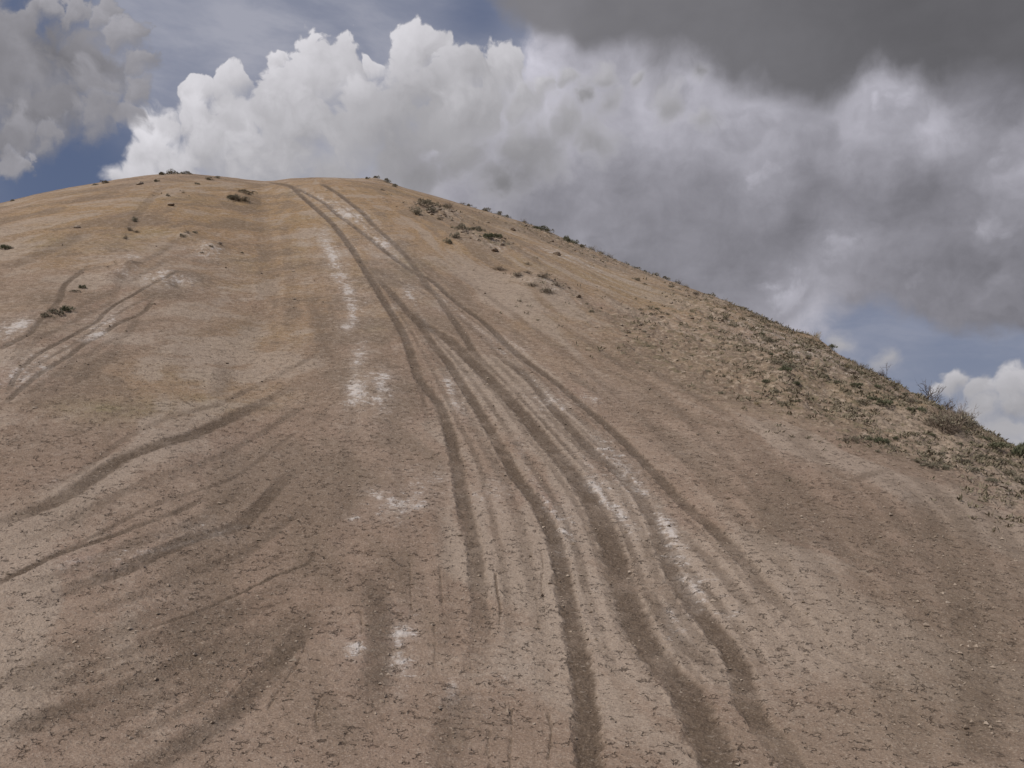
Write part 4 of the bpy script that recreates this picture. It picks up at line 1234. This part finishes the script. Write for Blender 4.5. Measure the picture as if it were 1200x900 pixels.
# (where the group stands, group name, plants: picture x, y, width, height, kind)
GROUPS = [
    ('on the skyline just left of the summit', 'shrubs on the summit skyline', [(190, 205, 14, 5, 's'), (203, 204, 17, 6, 's'), (216, 204, 15, 5, 's')]),
    ('on the far left skyline', 'shrubs on the left skyline', [(112, 217, 8, 4, 's'), (123, 215, 13, 6, 's'), (14, 236, 6, 4, 's')]),
    ('on the pale streak below the left summit', 'shrubs below the left summit', [(183, 213, 9, 5, 's'), (197, 230, 6, 5, 's'), (215, 226, 5, 4, 'd'), (232, 216, 8, 4, 's'), (246, 211, 14, 5, 's'), (255, 209, 8, 4, 's')]),
    ('in the dark clump left of the summit tracks', 'clump beside the summit tracks', [(270, 235, 10, 6, 's'), (276, 237, 14, 9, 's'), (285, 238, 11, 6, 's'), (290, 231, 15, 5, 's')]),
    ('in the dark gully on the upper left slope', 'shrubs in the upper left gully', [(147, 280, 6, 9, 'd'), (152, 270, 8, 11, 'd'), (158, 259, 8, 10, 's'), (160, 272, 8, 5, 'd')]),
    ('on the small pale mound left of the tracks', 'shrubs on the small left mound', [(213, 279, 8, 6, 's'), (219, 276, 9, 6, 'd'), (228, 275, 7, 5, 's')]),
    ('on bare slope above the pale bank', 'tufts above the pale bank', [(236, 297, 5, 4, 's'), (247, 294, 5, 4, 's'), (284, 297, 6, 4, 's')]),
    ('at the left edge under the dark ledge', 'shrubs at the left edge', [(3, 292, 15, 10, 'g'), (13, 291, 9, 5, 'd')]),
    ('by the gully head on the left flank', 'shrubs by the left gully', [(88, 342, 12, 5, 's'), (97, 338, 9, 8, 'g')]),
    ('in the lower clump on the left flank', 'lower clump on the left flank', [(56, 371, 9, 6, 's'), (66, 368, 12, 8, 's'), (77, 365, 12, 9, 'g')]),
    ('on the stony skyline just right of the tracks', 'shrubs right of the summit tracks', [(430, 212, 8, 4, 's'), (441, 213, 12, 5, 's'), (452, 216, 13, 6, 's'), (462, 219, 9, 5, 's'), (448, 223, 8, 4, 'd')]),
    ('in the upper stony clump right of the tracks', 'upper stony clump', [(487, 252, 12, 9, 's'), (495, 247, 14, 10, 's'), (503, 252, 10, 8, 's'), (507, 246, 10, 5, 's'), (515, 258, 8, 5, 'd'), (523, 244, 13, 8, 'd')]),
    ('in the arched stony clump right of the tracks', 'arched stony clump', [(525, 286, 10, 7, 's'), (533, 283, 11, 9, 's'), (541, 278, 11, 8, 's'), (550, 275, 12, 7, 's'), (561, 275, 12, 8, 's'), (574, 287, 12, 8, 'g'), (583, 286, 12, 7, 'g')]),
    ('in the lower brown clump right of the tracks', 'lower brown clump', [(585, 316, 15, 6, 'd'), (606, 328, 13, 9, 'd'), (617, 325, 9, 5, 'd'), (624, 338, 13, 6, 'd'), (637, 333, 15, 8, 'd'), (640, 345, 15, 11, 'd'), (652, 341, 10, 8, 'd'), (618, 310, 8, 4, 'd')]),
    ('along the upper right skyline', 'shrubs along the upper right skyline', [(541, 236, 10, 6, 'd'), (549, 237, 9, 6, 's'), (556, 240, 7, 4, 'd'), (570, 245, 15, 7, 's'), (583, 249, 14, 7, 's'), (595, 253, 9, 6, 's'), (614, 257, 10, 8, 'd'), (633, 270, 19, 8, 'g'), (641, 268, 16, 7, 's'), (664, 283, 11, 11, 'g')]),
    ('along the middle of the right skyline', 'shrubs along the middle right skyline', [(673, 286, 10, 9, 'g'), (682, 290, 11, 6, 's'), (693, 291, 12, 9, 'd'), (703, 295, 15, 11, 'd'), (714, 301, 15, 9, 'd'), (733, 307, 12, 6, 's'), (746, 313, 16, 7, 's'), (757, 318, 12, 6, 's'), (767, 321, 16, 8, 's'), (792, 332, 16, 9, 'd')]),
    ('just below the middle of the right skyline', 'shrubs below the middle right skyline', [(747, 329, 12, 6, 's'), (755, 333, 8, 5, 'd'), (779, 326, 12, 6, 's'), (786, 337, 9, 5, 's'), (803, 337, 11, 7, 'y'), (815, 345, 12, 7, 'd')]),
    ('along the crumbling lower skyline', 'shrubs along the crumbling skyline', [(832, 345, 12, 6, 's'), (847, 352, 13, 8, 'y'), (859, 360, 13, 9, 'y'), (870, 360, 11, 7, 's'), (882, 371, 12, 7, 'd'), (895, 374, 12, 6, 's'), (908, 377, 14, 8, 'd'), (940, 393, 13, 8, 'd'), (955, 399, 15, 13, 'y'), (973, 410, 15, 9, 'g')]),
    ('at the upper corner of the rubble shoulder', 'shrubs at the top of the rubble shoulder', [(831, 373, 11, 5, 's'), (850, 374, 12, 6, 's'), (858, 382, 13, 7, 's'), (893, 418, 9, 6, 's'), (900, 402, 15, 10, 's'), (905, 417, 8, 5, 'g'), (917, 405, 8, 5, 'd'), (930, 409, 7, 6, 'd'), (934, 416, 6, 4, 'g')]),
    ('in the pale-stemmed clump on the rubble shoulder', 'pale-stemmed clump', [(898, 452, 10, 6, 'g'), (905, 441, 8, 6, 'd'), (913, 439, 12, 7, 's'), (920, 447, 13, 8, 'g'), (927, 443, 13, 9, 's'), (933, 460, 8, 5, 'g'), (908, 462, 8, 6, 's')]),
    ('in the middle of the rubble shoulder', 'shrubs in the middle of the rubble shoulder', [(948, 430, 12, 9, 's'), (952, 447, 9, 5, 'd'), (967, 447, 14, 8, 's'), (970, 416, 14, 6, 's'), (980, 456, 8, 5, 'g'), (990, 443, 12, 8, 'd'), (1001, 460, 19, 7, 'g'), (1007, 432, 18, 13, 'd'), (1016, 441, 13, 10, 'd'), (1028, 462, 10, 6, 'g')]),
    ('on the skyline above the rubble shoulder', 'twigs on the rubble skyline', [(1000, 421, 12, 9, 'd'), (1017, 424, 11, 9, 'd'), (1032, 432, 20, 22, 'b'), (1050, 441, 14, 16, 'b')]),
    ('in the green patch left of the tall bushes', 'dark green patch', [(1012, 480, 22, 8, 's'), (1026, 480, 14, 9, 'g'), (1036, 486, 22, 13, 'g'), (1045, 478, 14, 9, 'g'), (1057, 476, 14, 7, 's'), (1068, 487, 24, 13, 'd'), (1066, 497, 14, 8, 'g'), (1081, 500, 12, 9, 'g'), (1090, 516, 12, 7, 'g')]),
    ('among the tall lower right skyline bushes', 'tall bushes on the lower right skyline', [(1089, 468, 31, 38, 'b'), (1106, 478, 30, 26, 'b'), (1098, 512, 30, 24, 'd'), (1110, 516, 40, 34, 'd'), (1116, 510, 34, 28, 'd'), (1132, 508, 26, 24, 'd'), (1122, 504, 24, 22, 'd'), (1126, 499, 32, 34, 'd')]),
    ('along the foot of the rubble shoulder', 'row along the foot of the shoulder', [(990, 517, 12, 12, 'd'), (1001, 517, 18, 14, 'd'), (1012, 515, 14, 9, 's'), (1022, 519, 15, 9, 'g'), (1033, 521, 20, 11, 'g'), (1046, 526, 12, 8, 'd'), (1049, 514, 14, 6, 'g'), (1028, 530, 9, 6, 's')]),
    ('in the low grey mat below the tall bushes', 'low grey mat', [(1075, 541, 18, 6, 's'), (1090, 548, 24, 11, 's'), (1098, 532, 14, 6, 's'), (1108, 550, 20, 11, 's'), (1120, 538, 18, 7, 's'), (1135, 543, 18, 8, 's'), (1142, 555, 22, 9, 's'), (1125, 526, 9, 5, 'g')]),
    ('at the right edge below the skyline', 'shrubs at the right edge', [(1154, 524, 18, 8, 'g'), (1164, 534, 24, 11, 'g'), (1150, 538, 15, 8, 's'), (1178, 528, 14, 7, 'g'), (1192, 541, 28, 20, 'g'), (1199, 528, 16, 17, 'g'), (1172, 548, 18, 8, 's'), (1183, 557, 20, 11, 's'), (1197, 566, 18, 14, 's'), (1163, 566, 18, 8, 's')]),
    ('in the gap above the dark green patch', 'lone tufts on the right slope', [(1060, 467, 12, 6, 's'), (1048, 458, 11, 8, 'd'), (1060, 453, 10, 8, 'd'), (1073, 474, 12, 6, 's')]),
]
for where, grp, plants in GROUPS:
    byk = {}
    for p in plants:
        byk.setdefault(p[4], []).append(p)
    for k, ps in byk.items():
        ps.sort(key=lambda q: q[0])
        for n, (u, v, w, h, kk) in enumerate(ps):
            if len(ps) == 1:
                lab = 'only %s %s' % (WORD[k], where)
            else:
                lab = '%s %s, %s' % (WORD[k], where, 'rightmost' if n == len(ps) - 1 else ORD[n])
            put(u, v, w, h, k, lab, grp)

# small tufts dotted over the stony ground: nothing tells one from the next
srnd = np.random.default_rng(23)
AREAS = [((700, 1195), (330, 590), 'tiny dry tuft among the rubble of the right shoulder and skyline', 'tiny tufts on the right shoulder', 95)]
cnt = 0
while cnt < 95:
    u, v = srnd.uniform(640, 1198), srnd.uniform(275, 600)
    a, t = px_dir(u, v)
    if float(t) > float(crest(np.array([float(a)]))[1][0]) + 0.004:
        continue
    x, y, z = spot(u, v)
    if float(sample(stony, np.array([x]), np.array([y]))[0]) < srnd.uniform(0.25, 0.9):
        continue
    k = 'ssdgdy'[int(srnd.integers(6))]
    w = srnd.uniform(4.5, 8.5)
    put(u, v, w, w * srnd.uniform(.5, .8), k, 'tiny dry tuft among the rubble of the right shoulder and skyline', 'tiny tufts on the right shoulder')
    cnt += 1


def stone_mesh(seed):
    import bmesh
    r = np.random.default_rng(seed)
    bm = bmesh.new()
    bmesh.ops.create_icosphere(bm, subdivisions=3, radius=0.5)
    planes = [(lambda n: n / np.linalg.norm(n))(r.normal(size=3)) for _ in range(9)]
    offs = r.uniform(0.27, 0.42, 9)
    for vv in bm.verts:
        p = np.array(vv.co)
        for n, o in zip(planes, offs):
            d = p @ n - o
            if d > 0:
                p = p - n * d * 0.92
        p = p * (1 + 0.05 * r.normal())
        vv.co = (p[0], p[1], p[2] * 0.62)
    me = bpy.data.meshes.new('stone')
    bm.to_mesh(me)
    bm.free()
    return me


def stone_material():
    m = new_mat('pale_stone')
    co = X.nt.nodes.new('ShaderNodeTexCoord').outputs['Object']
    oi = X.nt.nodes.new('ShaderNodeObjectInfo')
    n = noise(co, 3.0, 5, 0.65)
    c = mixc(smooth(0.3, 0.7, n), (0.26, 0.20, 0.152), (0.39, 0.32, 0.26))
    c = mixc((X(oi.outputs['Random']) * 0.6).sat(), c, (0.26, 0.205, 0.155))
    finish(m, c, noise(co, 9.0, 4, 0.65), 0.95, 0.08, 0.8, 0.1)
    return m


M_STONE = stone_material()
STONES = [stone_mesh(40 + k) for k in range(6)]
for me in STONES:
    me.materials.append(M_STONE)


def put_stone(u, v, w, label, group):
    x, y, z = spot(u, v)
    dist = math.sqrt(x * x + y * y + (z - CAM_Z) ** 2)
    W = w / F * dist
    o = bpy.data.objects.new('stone', STONES[int(prnd.integers(len(STONES)))])
    COL.objects.link(o)
    o.location = (x, y, z + W * 0.08)
    o.scale = (W * 1.25, W * float(prnd.uniform(.8, 1.2)), W * float(prnd.uniform(.7, 1.0)))
    o.rotation_euler = (float(prnd.normal() * .25), float(prnd.normal() * .25), float(prnd.uniform(0, 6.28)))
    tag(o, label, 'stone', group)


for u, v, w, lab in [(601, 270, 9, 'lone pale flat stone high on the right slope below the skyline'), (652, 299, 9, 'lone pale stone on the ochre slope below the right skyline'),
                     (580, 296, 9, 'pale pink stone at the foot of the green tuft in the arched clump'), (588, 291, 7, 'small pale stone just right of the green tuft in the arched clump'),
                     (164, 216, 8, 'pale stone on the left shoulder below the summit'), (200, 241, 8, 'flat pale stone under the summit on the left'),
                     (90, 267, 7, 'lone pale stone on the brown slope far left'), (257, 290, 7, 'pale stone at the top of the light streak left of the tracks'),
                     (970, 412, 9, 'pale block under the green shrub on the lower skyline'), (947, 420, 9, 'pale block in the upper middle of the rubble shoulder'), (1175, 572, 10, 'pale block at the foot of the slope near the right edge'),
                     (998, 446, 10, 'pale slab beside the dry shrub in the middle of the rubble shoulder'), (677, 350, 8, 'lone pale stone on the slope right of the lower brown clump')]:
    put_stone(u, v, w, lab, 'larger pale stones')
for lab, grp, boxes, n in [('small pale stone among the scrub of the upper right clumps', 'stones in the upper right clumps', [(495, 535, 243, 262), (530, 592, 274, 297), (600, 665, 320, 350), (425, 470, 209, 226)], 60),
                           ('small pale stone in the rubble along the right skyline', 'stones along the right skyline', [(560, 960, 245, 400)], 60),
                           ('small pale stone in the rubble of the right shoulder', 'stones on the right shoulder', [(890, 1198, 395, 590)], 90)]:
    c = 0
    tries = 0
    while c < n and tries < 6000:
        tries += 1
        b = boxes[int(srnd.integers(len(boxes)))]
        u, v = srnd.uniform(b[0], b[1]), srnd.uniform(b[2], b[3])
        a, t = px_dir(u, v)
        if float(t) > float(crest(np.array([float(a)]))[1][0]) - 0.004:
            continue
        x, y, z = spot(u, v)
        if float(sample(stony, np.array([x]), np.array([y]))[0]) < srnd.uniform(0.3, 0.8):
            continue
        put_stone(u, v, float(srnd.uniform(2.0, 5.5)), lab, grp)
        c += 1

# ------------------------------------------------------------------ low dry mat between the shrubs
def ground_cover():
    r = np.random.default_rng(91)
    j1 = int(np.searchsorted(U, 1.0))
    aa = np.degrees(a_fine)[:, None]
    w = stony[:NA, :j1] * (sstep(10, 15, aa) + 0.18) * HILL[:NA, :j1] * np.clip(0.3 + 2.2 * fbm(XX[:NA, :j1], YY[:NA, :j1], 1.1, 3, 0.6, 71), 0, 1)
    w = w * np.gradient(U[:j1])[None, :] * RR[:NA, :j1]
    flat = (w / w.sum()).ravel().cumsum()
    N = 5600
    ii, jj = np.unravel_index(np.minimum(np.searchsorted(flat, r.random(N)), NA * j1 - 1), (NA, j1))
    m = Mesh()
    for k in range(N):
        p = np.array([XX[ii[k], jj[k]], YY[ii[k], jj[k]], ZZ[ii[k], jj[k]]]) + np.append(r.normal(size=2) * 0.03, -0.01)
        s = r.uniform(0.6, 1.4)
        for q in range(6):
            d = np.append(r.normal(size=2) * 0.8, 0.7)
            m.leaf(p + np.append(r.normal(size=2) * 0.035 * s, 0), d, 0.085 * s * r.uniform(.6, 1.3), 0.014 * s, r)
    me = m.data('low_dry_mat', M_MAT)
    o = bpy.data.objects.new('low_dry_mat', me)
    COL.objects.link(o)
    o['kind'] = 'stuff'
    o['label'] = 'low mat of dry grey-green growth between the shrubs of the right shoulder'
    o['category'] = 'ground cover'


M_MAT = plant_mat('dry_mat', (0.205, 0.175, 0.125), (0.125, 0.112, 0.074), (0.2, 0.16, 0.11), 2.2)
ground_cover()


# ------------------------------------------------------------------ crumbs of dry earth
def crumbs():
    """loose clods lying on the slope, most of them along the wheel tracks"""
    r = np.random.default_rng(77)
    na, nu = NA, len(U)
    j1 = int(np.searchsorted(U, 1.0))
    w = (0.05 + 2.2 * np.exp(-((rut_m[:na, :j1] - 0.45) / 0.3) ** 2) * (rut_m[:na, :j1] > .05) + 1.0 * stony[:na, :j1]) * HILL[:na, :j1] * sstep(45, 12, RR[:na, :j1])
    cut = np.abs(a_fine) < math.radians(29)
    w = w * cut[:, None]
    flat = (w / w.sum()).ravel().cumsum()
    N = 12000
    idx = np.searchsorted(flat, r.random(N))
    ii, jj = np.unravel_index(np.minimum(idx, na * j1 - 1), (na, j1))
    px, py, pz = XX[ii, jj], YY[ii, jj], ZZ[ii, jj]
    px = px + r.normal(size=N) * 0.02
    py = py + r.normal(size=N) * 0.02
    s = np.minimum(0.006 * np.exp(r.normal(size=N) * 0.6), 0.03) * (0.7 + RR[ii, jj] / 22.0)
    base = np.array([(1, 0, 0), (-.5, .87, 0), (-.5, -.87, 0), (.1, .1, .9), (-.4, 0.1, .55), (.5, -.3, .5), (0, 0, -.5)], float)
    faces = np.array([(0, 5, 3), (0, 3, 1), (1, 3, 4), (1, 4, 2), (2, 4, 3), (2, 3, 5), (2, 5, 0), (0, 1, 6), (1, 2, 6), (2, 0, 6)])
    ang = r.uniform(0, 6.28, N)
    v = base[None] * (1 + 0.35 * r.normal(size=(N, 7, 1))) * s[:, None, None]
    ca, sa = np.cos(ang)[:, None], np.sin(ang)[:, None]
    vx = v[:, :, 0] * ca - v[:, :, 1] * sa + px[:, None]
    vy = v[:, :, 0] * sa + v[:, :, 1] * ca + py[:, None]
    vz = v[:, :, 2] * 0.8 + pz[:, None]
    V = np.stack([vx, vy, vz], -1).reshape(-1, 3)
    Fc = (faces[None] + (np.arange(N) * 7)[:, None, None]).reshape(-1, 3)
    me = bpy.data.meshes.new('soil_crumbs')
    me.from_pydata(V.tolist(), [], Fc.tolist())
    m = new_mat('earth_crumb')
    co = X.nt.nodes.new('ShaderNodeTexCoord').outputs['Object']
    finish(m, mixc(smooth(0.35, 0.65, noise(co, 6.0, 3, 0.6)), (0.19, 0.145, 0.108), (0.34, 0.275, 0.22)), None, 0.95, spec=0.1)
    me.materials.append(m)
    o = bpy.data.objects.new('soil_crumbs', me)
    COL.objects.link(o)
    o['kind'] = 'stuff'
    o['label'] = 'loose crumbs of dry earth scattered along the wheel tracks'
    o['category'] = 'soil crumbs'


crumbs()
